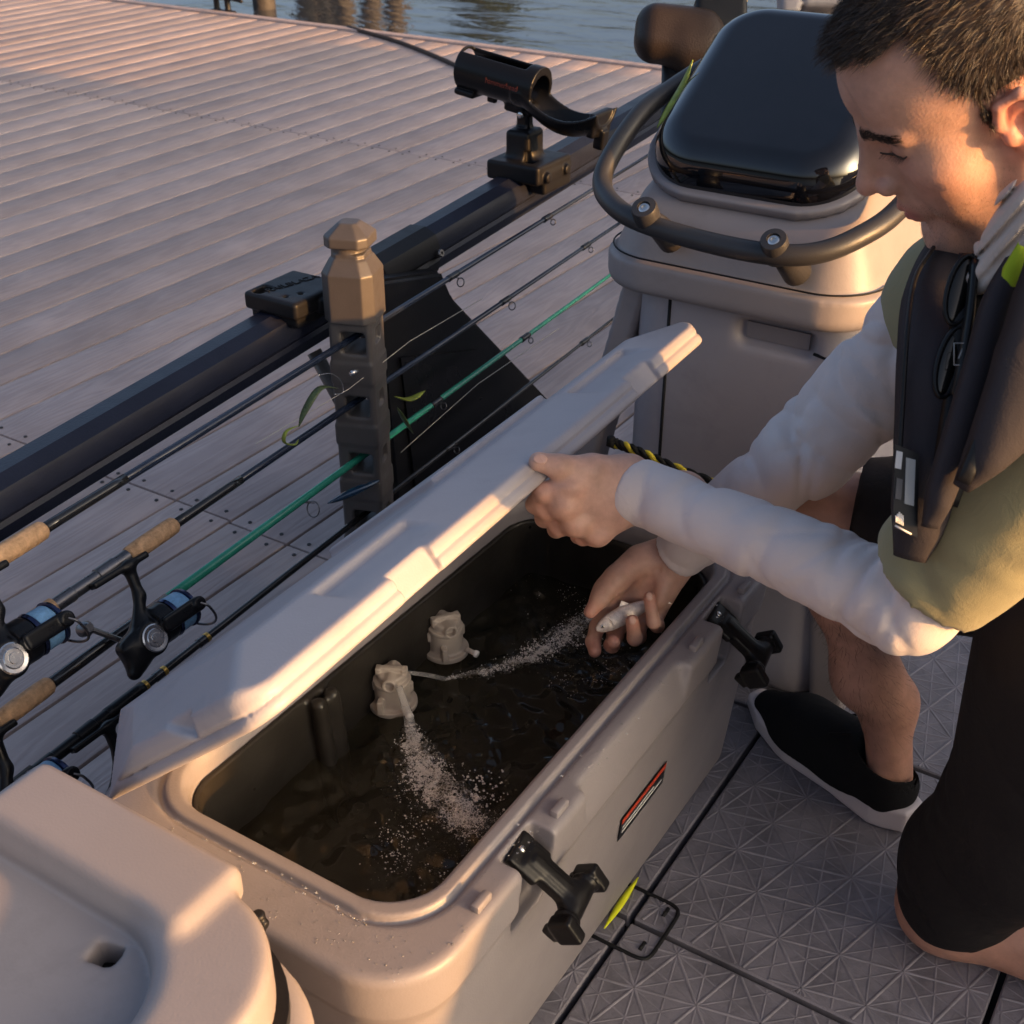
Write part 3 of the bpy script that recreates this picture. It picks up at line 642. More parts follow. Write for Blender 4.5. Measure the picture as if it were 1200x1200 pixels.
for path_, wd_ in (([(480, 852), (487, 880), (512, 925), (555, 962)], [.007, .020, .034, .036]), ([(520, 797), (560, 790), (610, 775), (650, 752), (700, 722)], [.004, .009, .016, .024, .028])):
    for i in range(len(path_)-1):
        for f in np.linspace(0, 1, 8):
            c = Pz(path_[i][0]*(1-f)+path_[i+1][0]*f, path_[i][1]*(1-f)+path_[i+1][1]*f, WZ); w_ = wd_[i]*(1-f)+wd_[i+1]*f
            dens = np.maximum(dens, np.exp(-((XX-c[0])**2+(YY-c[1])**2)/(1.1*w_)**2))
fmask = dens > .04; fi = np.where(fmask[:-1, :-1].ravel())[0]; Ff = np.stack([ii[:-1, :-1], ii[1:, :-1], ii[1:, 1:], ii[:-1, 1:]], 2).reshape(-1, 4)[fi]; uq = np.unique(Ff); rm = np.full(nx*ny, -1); rm[uq] = np.arange(len(uq))
Vf = np.stack([XX, YY, ZZ+WZ+.0007+.002*dens*(.5+.5*np.sin(XX*700+np.sin(YY*500)*2))], 2).reshape(-1, 3)[uq]
fo = obj('froth_film', Vf, rm[Ff], FILM); tag(fo, 'milky broken froth film spreading where the jets hit the tank water', 'foam', kind='stuff')
fa = fo.data.attributes.new('froth', 'FLOAT', 'POINT'); fa.data.foreach_set('value', dens.ravel()[uq].astype(np.float32))
# droplets on the near flange of the tank
pts = []; rad = []
for _ in range(900):
    y = rng.uniform(Y0+.02, Y0+.07) if rng.random() < .6 else rng.uniform(Y0, Y1-.1); x = rng.uniform(X0+.1, X1-.02) if y < Y0+.075 else rng.uniform(IX1+.024, X1-.008)
    pts.append([x, y, ZT-.0002]); rad.append(.0004+.0016*rng.random()**4)
pts = np.array(pts)
V = (pts[:, None, :]+iv[None]*np.array(rad)[:, None, None]*np.array([1, 1, .6])).reshape(-1, 3); Fc = (iff[None]+(np.arange(len(pts))*len(iv))[:, None, None]).reshape(-1, 3)
tag(obj('water_drops', V, Fc, M('water drop', (.9, .9, .9), .02, trans=.9, ior=1.33, var=0), smooth=True), 'small water drops beaded on the tank rim', 'drops', kind='stuff')
# yellow strip on the deck beside the tank
a, b = Pz(708, 1088, .006), Pz(748, 1028, .006); P = smoothpath([a, (a+b)/2, b], 8); V, Fc = tube(P, [.0008+.0042*math.sin(PI*i/16) for i in range(17)], 8, flat=.6)
tag(obj('marker_strip', V, Fc, YELLOW, at=tuple(a)), 'slim bright yellow strip lying on the deck against the tank', 'strip')
# ================================================================== SEAT LOCKER IN THE FOREGROUND
seat = thing('seat_locker', (-.66, .2, 0), 'light grey moulded seat locker with a dished hinged top at the tank end', 'locker')
S = SDF((-.90, -.16, .42), (-.44, .54, .52), .0036)
def cov(X, Y, Z):
    a = rrect(X, Y, -.86, -.492, -.5, .497, .105); b = np.abs(Z-.460)-.030; r = .010
    return np.sqrt(np.maximum(a+r, 0)**2+np.maximum(b+r, 0)**2)+np.minimum(np.maximum(a+r, b+r), 0)-r
S.comb(cov, (-.9, -.16, .42), (-.48, .52, .50))
S.box((-.72, .475, .480), (.128, .040, .020), .012, None, .012)
def basin(X, Y, Z):
    a = rrect(X, Y, -1.0, -.572, -.5, .430, .085); return np.maximum(a, .462-Z)
S.comb(basin, (-1, -.2, .455), (-.57, .44, .53), .022, 's')
hp = Pz(124, 1116, .462); S.box(hp, (.0125, .011, .05), .003, basis(x=(1, .25, 0), y=(-.25, 1, 0)), .001, 's')
V, Fc = S.mesh(1); cover = obj('top_cover', V, Fc, TAN, seat)
bm = boxm(hp+np.array([-.02, -.02, -.036]), hp+np.array([.02, .02, -.0335])); bmobj('finger_hole', bm, DARKV, cover)
S = SDF((-.92, -.16, -.01), (-.41, .54, .48), .007)
def bas(X, Y, Z):
    a = rrect(X, Y, -.9, -.448, -.5, .512, .13)+.03*(1-np.clip(Z/.45, 0, 1)); b = np.abs(Z-.212)-.210; r = .02
    return np.sqrt(np.maximum(a+r, 0)**2+np.maximum(b+r, 0)**2)+np.minimum(np.maximum(a+r, b+r), 0)-r
S.comb(bas, (-.92, -.16, 0), (-.42, .53, .46))
V, Fc = S.mesh(1); obj('locker_body', V, Fc, TAN, seat)
def ring(x0, x1, y0, y1, rr_, n=10):
    out = []
    for cx_, cy_, a0 in ((x1-rr_, y1-rr_, 0), (x0+rr_, y1-rr_, PI/2), (x0+rr_, y0+rr_, PI), (x1-rr_, y0+rr_, 1.5*PI)):
        out += [(cx_+rr_*math.cos(a0+PI/2*k/n), cy_+rr_*math.sin(a0+PI/2*k/n)) for k in range(n+1)]
    return out
gk = ring(-.85, -.484, -.3, .503, .105)
V, Fc = prism([(x_, y_, .418) for x_, y_ in gk], (0, 0, .016)); obj('dark_gap_plate', V, Fc, BLACKP, seat, sharp=40)  # black plate added to paint the gap under the cover dark
V, Fc = tube([np.array([-.50+.0*k, .497, .447]) + np.array([.0, 0, 0])*k for k in (0, 1)]+[], .004, 6); 
S = SDF((-.60, .49, .40), (-.55, .53, .47), .0016); S.cyl((-.577, .507, .437), (-.577, .507, .458), .006, .002).cyl((-.585, .507, .448), (-.568, .507, .448), .0045, .001, .002)
V, Fc = S.mesh(1); obj('hinge_pin', V, Fc, BLACKP, seat)
# ================================================================== CONSOLE
con = thing('console', (-.63, 1.9, 0), 'light grey helm console with a glossy black domed hatch and bent grab rail', 'console')
KX0, KX1, KYF, KYB = -.805, -.452, 1.545, 1.93
S = SDF((-.95, 1.48, -.012), (-.30, 2.1, .72), .0075)
def body(X, Y, Z):
    a = rrect(X, Y, KX0+.012, KX1+.028, KYF+.028, KYB, .06); b = np.abs(Z-.34)-.34; r = .02
    return np.sqrt(np.maximum(a+r, 0)**2+np.maximum(b+r, 0)**2)+np.minimum(np.maximum(a+r, b+r), 0)-r
S.comb(body, (KX0, KYF, 0), (KX1+.04, KYB, .68))
S.box((-.558, KYF+.022, .606), (.058, .026, .019), .010, None, .008, 's')
V, Fc = S.mesh(1); obj('console_base', V, Fc, LIDM, con)
# door outline on the front face
dz = [(-.722, .662), (-.722, .50), (-.722, .2), (-.722, .06), (-.45, .06), (-.45, .2), (-.45, .5), (-.45, .59), (-.722, .612)]
V, Fc = tube([(-.722, KYF+.0285, .66), (-.722, KYF+.0285, .05)], .0028, 6); obj('door_joint', V, Fc, GROOVE, con)
V, Fc = tube([(-.50, KYF+.0285, .596), (KX1+.0, KYF+.0285, .588)], .0022, 6); obj('door_joint', V, Fc, GROOVE, con)
bm = boxm((-.605, KYF+.040, .594), (-.511, KYF+.044, .618)); bmobj('handle_recess', bm, GREY, con)
S = SDF((-.95, 1.48, .60), (-.30, 2.1, 1.06), .0055)
def crown(X, Y, Z):
    q = np.clip((Z-.692)/.11, -.3, 1.6); top = .782+(Y-1.60)*.58
    ins = np.where(Z < .692, 0, .012+.050*np.clip(q, 0, 2)**1.15)
    a = rrect(X, Y, KX0-.034, KX1+.032, KYF-.012, KYB+.05, .085)+ins
    up = Z-top; lowr = .640-Z; r = .018
    b = np.maximum(up, lowr)
    return np.sqrt(np.maximum(a+r, 0)**2+np.maximum(b+r, 0)**2)+np.minimum(np.maximum(a+r, b+r), 0)-r
S.comb(crown, (-.9, 1.5, .6), (-.35, 2.36, 1.05))
V, Fc = S.mesh(2); obj('console_top', V, Fc, TAN, con)
sm_ = ring(KX0-.034+.005, KX1+.032-.005, KYF-.012+.005, KYB+.05, .085, 14); V, Fc = tube([(x_, y_, .6955) for x_, y_ in sm_], .0013, 6); obj('top_joint', V, Fc, GROOVE, con)
# left foot panel and right foot
S = SDF((-1.0, 1.5, -.01), (-.74, 1.75, .70), .005); S.box((-.868, 1.62, .31), (.020, .03, .35), .006, basis(x=(1, 0, -.24), y=(0, 1, 0)))
V, Fc = S.mesh(1); obj('side_leg', V, Fc, TAN, con)
S = SDF((-.47, 1.54, -.01), (-.36, 1.70, .26), .004); S.box((-.418, 1.612, .12), (.028, .042, .125), .01, basis(x=(1, 0, .12), y=(0, 1, 0)))
V, Fc = S.mesh(1); obj('side_foot', V, Fc, TAN, con)
# hatch dome
tl = math.atan(.58); T = np.array([0, math.cos(tl), math.sin(tl)]); Nn = np.array([0, -math.sin(tl), math.cos(tl)]); HO = np.array([-.635, 1.588, .786])
S = SDF((-.19, -.03, -.03), (.19, .40, .10), .0036)
def dome(X, Y, Z):
    t = np.clip(Z/.062, 0, 1); a = rrect(X, Y, -.160, .155, .0, .345, .085)+.032*t**2.2+.0*Y; b = np.abs(Z-.026)-.034; r = .016
    return np.sqrt(np.maximum(a+r, 0)**2+np.maximum(b+r, 0)**2)+np.minimum(np.maximum(a+r, b+r), 0)-r
S.comb(dome, (-.17, -.01, -.01), (.17, .36, .065))
V, Fc = S.mesh(3); V = HO+V[:, :1]*np.array([1, 0, 0])+V[:, 1:2]*T+V[:, 2:]*Nn; obj('hatch', V, Fc, GLOSS, con)
S = SDF((-.21, -.05, -.03), (.21, .42, .03), .005)
S.comb(lambda X, Y, Z: np.maximum(rrect(X, Y, -.172, .167, -.012, .36, .10), np.abs(Z+.002)-.008), (-.19, -.04, -.02), (.19, .4, .01))
V, Fc = S.mesh(1); V = HO+V[:, :1]*np.array([1, 0, 0])+V[:, 1:2]*T+V[:, 2:]*Nn; obj('hatch_seat', V, Fc, GREY, con)
# grab rail
gp = [Px(840, 70, -.80), Px(793, 100, -.815), Px(752, 132, -.826), Px(715, 185, -.835), Py(706, 218, 1.545), Py(722, 243, 1.505), Py(757, 262, 1.485), Py(830, 284, 1.478), Py(905, 298, 1.478), Py(960, 296, 1.50), Py(1010, 276, 1.545), Py(1052, 246, 1.61), Py(1062, 232, 1.63)+np.array([.012, .10, .035]), Py(1062, 232, 1.63)+np.array([.005, .3, .1])]
V, Fc = tube(smoothpath(gp, 8), .0142, 16); gr = obj('grab_rail', V, Fc, RAILG, con)
for (u, v) in ((757, 250), (908, 288)):
    c = Py(u, v, 1.478); ax = unit(np.array([0, -.55, .75])); V, Fc = lathe(c, ax, [(-.026, .012), (-.022, .017), (-.004, .018), (.010, .018), (.014, .0165), (.0145, .009), (.010, .0085)], 24); o = obj('rail_clamp', V, Fc, RAILG, gr, sharp=40)
    V, Fc = lathe(c+ax*.009, ax, [(0, .0085), (.0035, .0082), (.0045, .006), (.0042, .0036), (.002, .0034)], 16); obj('bolt', V, Fc, STEEL, gr, sharp=30)
    base = c+np.array([.012, .062, -.052]); V, Fc = tube([c+np.array([.002, .008, -.008]), c*.5+base*.5, base], [.013, .0165, .020], 18); obj('rail_standoff', V, Fc, RAILG, gr)
# ---- dark seat back beyond the console
sb = thing('helm_seat', (-1.05, 2.35, 0), 'dark rounded helm seat back standing behind the console', 'seat')
c = Q(795, 42, 2.42); S = SDF(c-.26, c+.26, .006)
S.box(c, (.085, .045, .055), .04, basis(x=RIGHT+UPV*-.1, y=FWD)); S.box(c+RIGHT*.04-UPV*.03, (.05, .04, .04), .03, basis(x=RIGHT, y=FWD), .03)
V, Fc = S.mesh(1); obj('headrest', V, Fc, M('dark brown vinyl', (.028, .02, .017), .4, bump=.4, bscale=300), sb)
b0 = c+RIGHT*.09-UPV*.02
V, Fc = tube([c-UPV*.03+FWD*.02, np.array([c[0], c[1]+.03, .45]), np.array([c[0]+.02, c[1]+.05, 0.0])], .03, 14); obj('seat_post', V, Fc, BLACKP, sb)
V, Fc = tube(smoothpath([b0-RIGHT*.02, b0+RIGHT*.02+UPV*.03, b0+RIGHT*.04+UPV*.11], 5), .012, 8, flat=.5); obj('strap', V, Fc, M('tan strap', (.45, .33, .15), .7), sb)
S = SDF(b0-.1, b0+.12, .005); S.cyl(b0+RIGHT*.0-FWD*.03, b0+RIGHT*.0+FWD*.05, .028, .006); S.box(b0+UPV*.06-RIGHT*.01, (.05, .03, .03), .01, basis(x=RIGHT, y=FWD), .01)
V, Fc = S.mesh(1); obj('seat_hinge', V, Fc, BLACKP, sb)
c = Q(965, -6, 2.7); S = SDF(c-.15, c+.15, .006); S.box(c, (.05, .03, .035), .01, basis(x=RIGHT, y=FWD)); S.box(c-RIGHT*.075, (.022, .03, .05), .01, basis(x=RIGHT, y=FWD), .004); S.cone(c, np.array([c[0], c[1]+.05, c[2]-.12]), .02, .02)
V, Fc = S.mesh(1); o = obj('bow_locker', V, Fc, TAN, at=(c[0], c[1], c[2])); 
V2, F2 = tube([c-UPV*.05, np.array([c[0], c[1]+.05, 0.])], .035, 12); V, Fc = merge((V, [tuple(q) for q in Fc.tolist()]), (V2, F2)); bpy.data.objects.remove(o)
o = obj('bow_pedestal', V, Fc, TAN, at=(c[0], c[1], 0)); tag(o, 'small tan pedestal farther forward past the glossy hatch', 'pedestal')
# weed strand caught under the rail by the hatch
V, Fc = tube(smoothpath([Px(812, 70, -.78), Px(800, 100, -.785), Px(782, 130, -.79), Px(770, 150, -.79)], 6), [.001+.006*math.sin(PI*i/18) for i in range(19)], 6, flat=.3)
tag(obj('weed_strand', V, Fc, LEAF, at=tuple(Px(770, 150, -.79))), 'olive weed strand caught between grab rail and black hatch', 'weed')
# ================================================================== ROD STORAGE POST
PXC, PYC = -1.15, 1.375
post = thing('rod_rack_post', (PXC, PYC, .0), 'charcoal rod rack post with four slots and sunlit faceted cap', 'post')
SLOTZ = (.548, .442, .342, .236)
yawp = math.radians(20); Rp = np.array([[math.cos(yawp), -math.sin(yawp), 0], [math.sin(yawp), math.cos(yawp), 0], [0, 0, 1]])
def pw(V): return np.array([PXC, PYC, 0])+V@Rp.T
S = SDF((-.06, -.06, 0), (.06, .06, .60), .0026)
S.box((0, 0, .29), (.034, .034, .305), .006)
for z in SLOTZ:
    S.box((.005, 0, z), (.0185, .07, .0175), .004, None, .002, 's')
    S.box((0, 0, z-.050), (.0354, .0354, .019), .004, None, .003)
    S.box((.034, 0, z+.006), (.006, .012, .012), .003, None, .002, 's')
V, Fc = S.mesh(1); obj('post_body', pw(V), Fc, POSTM, post)
S = SDF((-.07, -.07, .56), (.07, .07, .76), .0018)
def oct_(X, Y, r): return np.maximum(np.maximum(np.abs(X), np.abs(Y))-r, (np.abs(X)+np.abs(Y))*.7071-r*1.16)
def capf(X, Y, Z):
    d = np.maximum(oct_(X, Y, .040-np.maximum(Z-.655, 0)*.55), np.abs(Z-.628)-.048); return d
S.comb(capf, (-.05, -.05, .57), (.05, .05, .68))
S.comb(lambda X, Y, Z: np.maximum(oct_(X, Y, .026), np.abs(Z-.676)-.008), (-.05, -.05, .66), (.05, .05, .69), .003)
S.cyl((-.004, 0, .67), (-.004, 0, .70), .026, .002)
S.comb(lambda X, Y, Z: np.maximum(np.maximum(oct_(X, Y, .034-np.maximum(Z-.710, 0)*1.15), .694-Z), Z-.727), (-.045, -.045, .69), (.045, .045, .745), .002)
V, Fc = S.mesh(1); obj('post_cap', pw(V), Fc, POSTM, post)
V, Fc = tube([(PXC-.0, PYC, .36), (PXC-.09, PYC, .50)], .012, 10); obj('post_brace', V, Fc, POSTM, post)
# mounting plate with raised lettering on the rail
pc = Px(345, 352, -1.25); zt = gun_z(pc[1])+.040
plate = thing('rail_mount_plate', (pc[0], pc[1], zt-.01), 'black rail mount plate with raised lettering beside the rod rack post', 'mount')
S = SDF((-1.36, pc[1]-.09, zt-.03), (-1.12, pc[1]+.13, zt+.04), .0022)
S.box((-1.253, pc[1]+.005, zt+.006), (.052, .058, .014), .006); S.box((-1.253, pc[1]+.005, zt-.01), (.046, .05, .014), .004); S.box((-1.20, pc[1]+.03, zt), (.04, .03, .012), .004, None, .004)
S.box((-1.285, pc[1]-.03, zt+.02), (.010, .016, .014), .006, None, .002, 's')
for q in ((-1.235, pc[1]-.034), (-1.225, pc[1]-.012)): S.cyl((*q, zt), (*q, zt+.04), .004, .0005, 0, 's')
V, Fc = S.mesh(1); obj('plate', V, Fc, BLACKP, plate)
text_mesh('lettering', 'RAILBLAZA', .019, frame((-1.262, pc[1]+.012, zt+.0205), (.25, .97, 0), (-.97, .25, 0), (0, 0, 1)), DARKV, plate, .0006)
# ================================================================== ROD HOLDER ON THE RAIL
ry = 2.03; hb = np.array([-1.255, ry, gun_z(ry)+.036])
rh = thing('rod_holder', tuple(hb), 'black open cradle rod holder tilted on a pivot clamped to the rail', 'rod holder')
S = SDF(hb+np.array([-.09, -.09, -.05]), hb+np.array([.09, .11, .09]), .0026)
S.box(hb+np.array([.01, 0, .006]), (.058, .062, .018), .006); S.box(hb+np.array([.052, .01, -.012]), (.018, .05, .022), .006, None, .006)
S.cone(hb+np.array([0, 0, .02]), hb+np.array([0, 0, .065]), .036, .020, .008); S.box(hb+np.array([0, 0, .045]), (.026, .03, .03), .008, None, .008)
S.box(hb+np.array([.03, -.03, .02]), (.012, .01, .02), .003, None, .002, 's')
for q in (-1, 1): S.cyl(hb+np.array([.045, q*.035, 0]), hb+np.array([.078, q*.035, 0]), .010, .002)
V, Fc = S.mesh(1); obj('clamp_base', V, Fc, BLACKP, rh)
piv = hb+np.array([0, 0, .10]); S = SDF(piv-.06, piv+.06, .0022); S.cyl(piv+np.array([0, 0, -.045]), piv+np.array([0, 0, -.02]), .017, .002); S.cyl(piv+np.array([0, 0, -.032]), piv+np.array([0, 0, -.026]), .021, .002); S.box(piv+np.array([0, 0, .0]), (.014, .012, .032), .008, None, .004)
V, Fc = S.mesh(1); obj('pivot', V, Fc, BLACKG, rh)
V, Fc = lathe(piv+np.array([.0, -.012, .002]), (0, -1, 0), [(0, .007), (.004, .007), (.006, .005)], 12); obj('pivot_bolt', V, Fc, STEEL, rh)
A = Py(545, 78, ry); B = Py(712, 128, ry); axd = unit(B-A); Lh = np.linalg.norm(B-A); up = unit(np.array([0, 0, 1.])-axd*axd[2]); sd = np.cross(axd, up); Rh = np.stack([axd, sd, up], 1)
S = SDF((-.02, -.06, -.09), (Lh+.03, .06, .06), .0026)
def cyx(X, Y, Z, r, zc=0): return np.sqrt(Y*Y+(Z-zc)**2)-r
S.comb(lambda X, Y, Z: np.maximum(cyx(X, Y, Z, .040), np.abs(X-.085)-.085), (0, -.05, -.05), (.17, .05, .05))
def crd(X, Y, Z):
    t = np.clip((X-.15)/(Lh-.15), 0, 1); zc = -.030*np.sin(t*PI*.9)+.012*t*t; return np.maximum(np.maximum(cyx(X, Y, Z, .041, zc), np.abs(X-.22)-(Lh-.22)), Z-zc+.006+.0*X)
S.comb(crd, (.13, -.05, -.09), (Lh, .05, .03), .006)
def bore(X, Y, Z):
    t = np.clip((X-.15)/(Lh-.15), 0, 1); zc = -.030*np.sin(t*PI*.9)+.012*t*t; return np.maximum(cyx(X, Y, Z, .033, zc), -.006-X)
S.comb(bore, (-.01, -.05, -.08), (Lh+.02, .05, .05), .001, 's')
S.box((.075, 0, .036), (.07, .020, .022), .004, None, .002, 's')
S.box((.02, 0, -.040), (.022, .03, .006), .003, None, .003); S.box((.055, -.02, -.043), (.010, .006, .014), .002, None, .002); S.box((.02, -.040, 0), (.018, .004, .005), .001, None, .001); S.box((.03, -.038, -.016), (.028, .004, .003), .001, None, .001)
S.box((Lh-.012, 0, -.028), (.008, .034, .022), .004, None, .003); S.box((Lh-.004, .0, -.055), (.010, .012, .018), .003, None, .003)
S.box((.13, 0, -.042), (.03, .012, .012), .004, None, .006)
V, Fc = S.mesh(1); obj('cradle', A+V@Rh.T, Fc, BLACKG, rh)
text_mesh('lettering', 'Scotty', .017, frame(A+axd*.105-sd*-.0335+up*.001, axd, up, np.cross(axd, up)), M('dark red print', (.22, .03, .02), .5), rh, .0003) if False else None
fr_o = A+axd*.108+np.cross(axd, up)*.0405
text_mesh('lettering', 'hammerhead', .0135, frame(fr_o, axd, up, np.cross(axd, up)), M('dark red print', (.16, .03, .02), .5), rh, .0004)
# ================================================================== FISHING RODS
def build_reel():
    P = {}
    S = SDF((-.05, -.07, -.15), (.06, .06, .01), .0014)
    S.box((0, .0, -.008), (.007, .04, .004), .002); S.chain([(0, .012, -.01), (0, .006, -.045), (0, -.012, -.072)], [.0075, .006, .009], .008)
    S.box((0, -.022, -.092), (.013, .028, .020), .010, basis(x=(1, 0, 0), y=(0, 1, .25)), .01); S.cone((0, -.03, -.095), (0, -.048, -.115), .014, .008, .012)
    S.cyl((-.016, -.014, -.092), (.016, -.014, -.092), .020, .003, .004); S.cyl((0, .0, -.085), (0, .022, -.085), .024, .004, .004)
    for q in (-1, 1): S.box((q*.0275, .026, -.085), (.0035, .026, .009), .003, None, .004); S.cyl((q*.026, .05, -.085), (q*.034, .05, -.085), .0085, .002, .002)
    P['reel'] = S.mesh(1)
    P['side_plate'] = merge(lathe((.0155, -.014, -.092), (1, 0, 0), [(0, .0165), (.003, .0165), (.004, .015), (.0035, .011), (.0045, .010), (.0045, .006), (.006, .0055), (.006, .002)], 24))
    P['spool'] = lathe((0, .022, -.085), (0, 1, 0), [(0, .0235), (.004, .0245), (.006, .0215), (.026, .0208), (.027, .0245), (.031, .0235), (.032, .017), (.036, .016), (.037, .008)], 28)
    P['line'] = lathe((0, .028, -.085), (0, 1, 0), [(0, .0222), (.002, .0226), (.018, .0224), (.0195, .0218)], 28)
    bl = [(.033, .05, -.085)]+[(.036*math.cos(t), .052+.018*math.sin(t), -.085-.034*math.sin(t)) for t in np.linspace(.2, PI-.2, 14)]+[(-.033, .05, -.085)]
    P['bail'] = tube(smoothpath(bl, 3), .0016, 7)
    P['handle'] = merge(tube([(-.016, -.014, -.092), (-.034, -.014, -.092), (-.04, -.03, -.07), (-.04, -.045, -.052)], .0035, 8), lathe((-.036, -.047, -.05), (-1, 0, 0), [(0, .005), (.006, .009), (.016, .009), (.02, .005)], 12))
    return P
REELP = build_reel(); REELM = {}
RM = {'reel': BLACKG, 'side_plate': STEEL, 'spool': M('dark blue anodised spool', (.03, .04, .09), .22, metal=.8, var=.2), 'line': LINEB, 'bail': GUN, 'handle': GUN}
tiltr = math.radians(-31); Rr = np.array([[math.cos(tiltr), 0, math.sin(tiltr)], [0, 1, 0], [-math.sin(tiltr), 0, math.cos(tiltr)]])
def zrod(i, y): return SLOTZ[i]+.055*(y-1.38)
def put_reel(rod, pos, spin=0):
    e = None
    for nm in ('reel', 'side_plate', 'spool', 'line', 'bail', 'handle'):
        if nm not in REELM:
            V, Fc = REELP[nm]; V = np.array(V)*1.13@Rr.T
            o = obj('tmp', V, Fc, RM[nm], None, sharp=40); REELM[nm] = o.data; o.data.name = nm; bpy.data.objects.remove(o)
        o = bpy.data.objects.new(nm, REELM[nm]); C.objects.link(o)
        if nm == 'reel': o.parent = rod; o.location = Vector(pos)+Vector((.010, .034, .010))-Vector(WL[rod.name]); e = o
        else: o.parent = e
def rod(i, seaty, lab, bm_, guides, gripmat, ys, reel=True, thick=.0062, wraps=()):
    x = PXC; z = lambda y: zrod(i, y); ysl, ye = ys
    t = thing('fishing_rod', (x, seaty, z(seaty)), lab, 'fishing rod', 'rods lying in the rack post')
    def seg(nm, y0, y1, r0, r1, mt, n=12):
        V, Fc = tube([(x, y0+(y1-y0)*k/6, z(y0+(y1-y0)*k/6)) for k in range(7)], list(np.linspace(r0, r1, 7)), n); return obj(nm, V, Fc, mt, t)
    seg('blank', ysl, ye, thick, .0018, bm_)
    fg0 = seaty+.062; fg1 = fg0+.085
    if gripmat is CORK:
        prof_ = [(0, .0105), (.004, .0118), (.03, .0128), (.07, .0125), (.082, .0118), (.086, .009)]
        V, Fc = lathe((x, fg0, z(fg0)), (0, 1, .055), prof_, 18); obj('foregrip', V, Fc, CORK, t)
        seg('handle_wrap', fg1, fg1+.13, .0072, .0066, BLKB)
        seg('rear_grip', seaty-.36, seaty-.06, .0115, .012, CORK)
    else:
        seg('foregrip', fg0, fg1-.02, .0105, .0095, BLACKG); seg('winding_check', fg1-.02, fg1-.014, .0085, .0085, GOLDT); seg('rear_grip', seaty-.36, seaty-.06, .0115, .012, BLACKP)
    V, Fc = lathe((x, seaty-.06, z(seaty-.06)), (0, 1, .055), [(0, .0095), (.03, .0098), (.031, .0088), (.07, .0088), (.071, .0105), (.1, .0108), (.101, .0095), (.122, .0098)], 20); obj('reel_seat', V, Fc, GUN if i != 3 else BLACKG, t, sharp=35)
    for w in wraps: seg('thread_wrap', w, w+.006, thick+.0009, thick+.0009, GOLDT); seg('thread_wrap', w-.014, w, thick+.0007, thick+.0007, BLKB)
    for gy_, gr_ in guides:
        c = np.array([x, gy_, z(gy_)-gr_*1.9-.006]); ringp = [c+gr_*np.array([math.cos(a), 0, math.sin(a)])+np.array([0, gr_*.35*math.sin(a), 0]) for a in np.linspace(0, 2*PI, 17)]
        r_ = tube(ringp, .0011, 6, cap=False); f1 = tube([c+np.array([.3*gr_, 0, gr_]), (x+.001, gy_-.016-gr_, z(gy_)-.003)], .0008, 5); f2 = tube([c+np.array([-.3*gr_, 0, gr_]), (x-.001, gy_-.014-gr_, z(gy_)-.003)], .0008, 5)
        V, Fc = merge(r_, f1, f2); obj('line_guide', V, Fc, GUN, t); seg('guide_wrap', gy_-.03-gr_, gy_-.008, thick*.75+.0006, thick*.7+.0006, BLKB)
    if reel: put_reel(t, (x, seaty, z(seaty)))
    return t
def gyy(u, v): return Px(u, v, PXC)[1]
rod(0, .626, 'dark blue rod in the topmost slot with a cork foregrip', BLUEB, [(gyy(540, 338), .007), (gyy(648, 270), .005), (2.6, .004)], CORK, (.62, 3.05), thick=.0068)
rod(1, .822, 'dark rod in the second slot with a cork foregrip under the topmost rod', BLUEB, [(gyy(600, 367), .007), (gyy(692, 307), .005), (2.55, .004)], CORK, (.80, 2.95), thick=.0066)
rod(2, .586, 'bright green rod in the third slot of the rack post', GREENB, [(gyy(368, 607), .012), (gyy(520, 485), .006), (gyy(622, 412), .005), (2.4, .004)], CORK, (.93, 2.75), thick=.0072)
rod(3, .742, 'black rod with gold thread wraps in the lowest slot', BLKB, [(gyy(535, 520), .006), (gyy(690, 425), .005), (2.3, .004)], BLACKP, (.72, 2.7), thick=.0066, wraps=(.86, .905, .99))
# black fore section of the green rod
for nm, y0, y1, r0, mt in (('butt_wrap', .735, .935, .0080, BLKB),):
    V, Fc = tube([(PXC, y, zrod(2, y)) for y in (y0, (y0+y1)/2, y1)], r0, 12)
    obj(nm, V, Fc, mt, bpy.data.objects['fishing_rod.002'])
# fishing line
LN = M('clear line', (.55, .5, .42), .3, var=.1)
for i, (pp, lab) in enumerate((([(300, 520), (410, 455), (480, 400), (565, 350)], 'thin pale fishing line slanting up past the rack post'), ([(470, 530), (560, 450), (655, 385)], 'thin pale fishing line crossing the dark strut low down'))):
    V, Fc = tube([Px(u, v, PXC+.03) for u, v in pp], .0006, 5); tag(obj('fishing_line', V, Fc, LN, at=tuple(Px(*pp[0], PXC+.03))), lab, 'line', 'loose fishing lines')
# soft baits and hard lure hooked by the post
def leafy(path, wid, mt, name, lab, xo):
    P = smoothpath([Px(u, v, xo) for u, v in path], 6); n = len(P); V, Fc = tube(P, [max(.0006, wid*math.sin(PI*(i+.6)/n)**.8) for i in range(n)], 8, flat=.35); o = obj(name, V, Fc, mt, at=tuple(P[0])); tag(o, lab, 'bait'); return o
leafy([(396, 455), (375, 455), (358, 480), (350, 500)], .007, DLEAF, 'soft_bait', 'dark curled soft bait hanging left of the post over the second rod', PXC+.035)
leafy([(352, 498), (336, 505), (333, 518), (345, 521), (350, 515)], .004, LEAF, 'soft_bait_tail', 'curled yellow green bait tail above the second rod', PXC+.034)
leafy([(463, 465), (480, 468), (498, 458)], .008, LEAF, 'soft_bait', 'yellow green soft bait poking out right of the post', PXC+.035)
leafy([(466, 478), (474, 492), (484, 508)], .006, DLEAF, 'soft_bait', 'dark drooping soft bait right of the post above the green rod', PXC+.035)
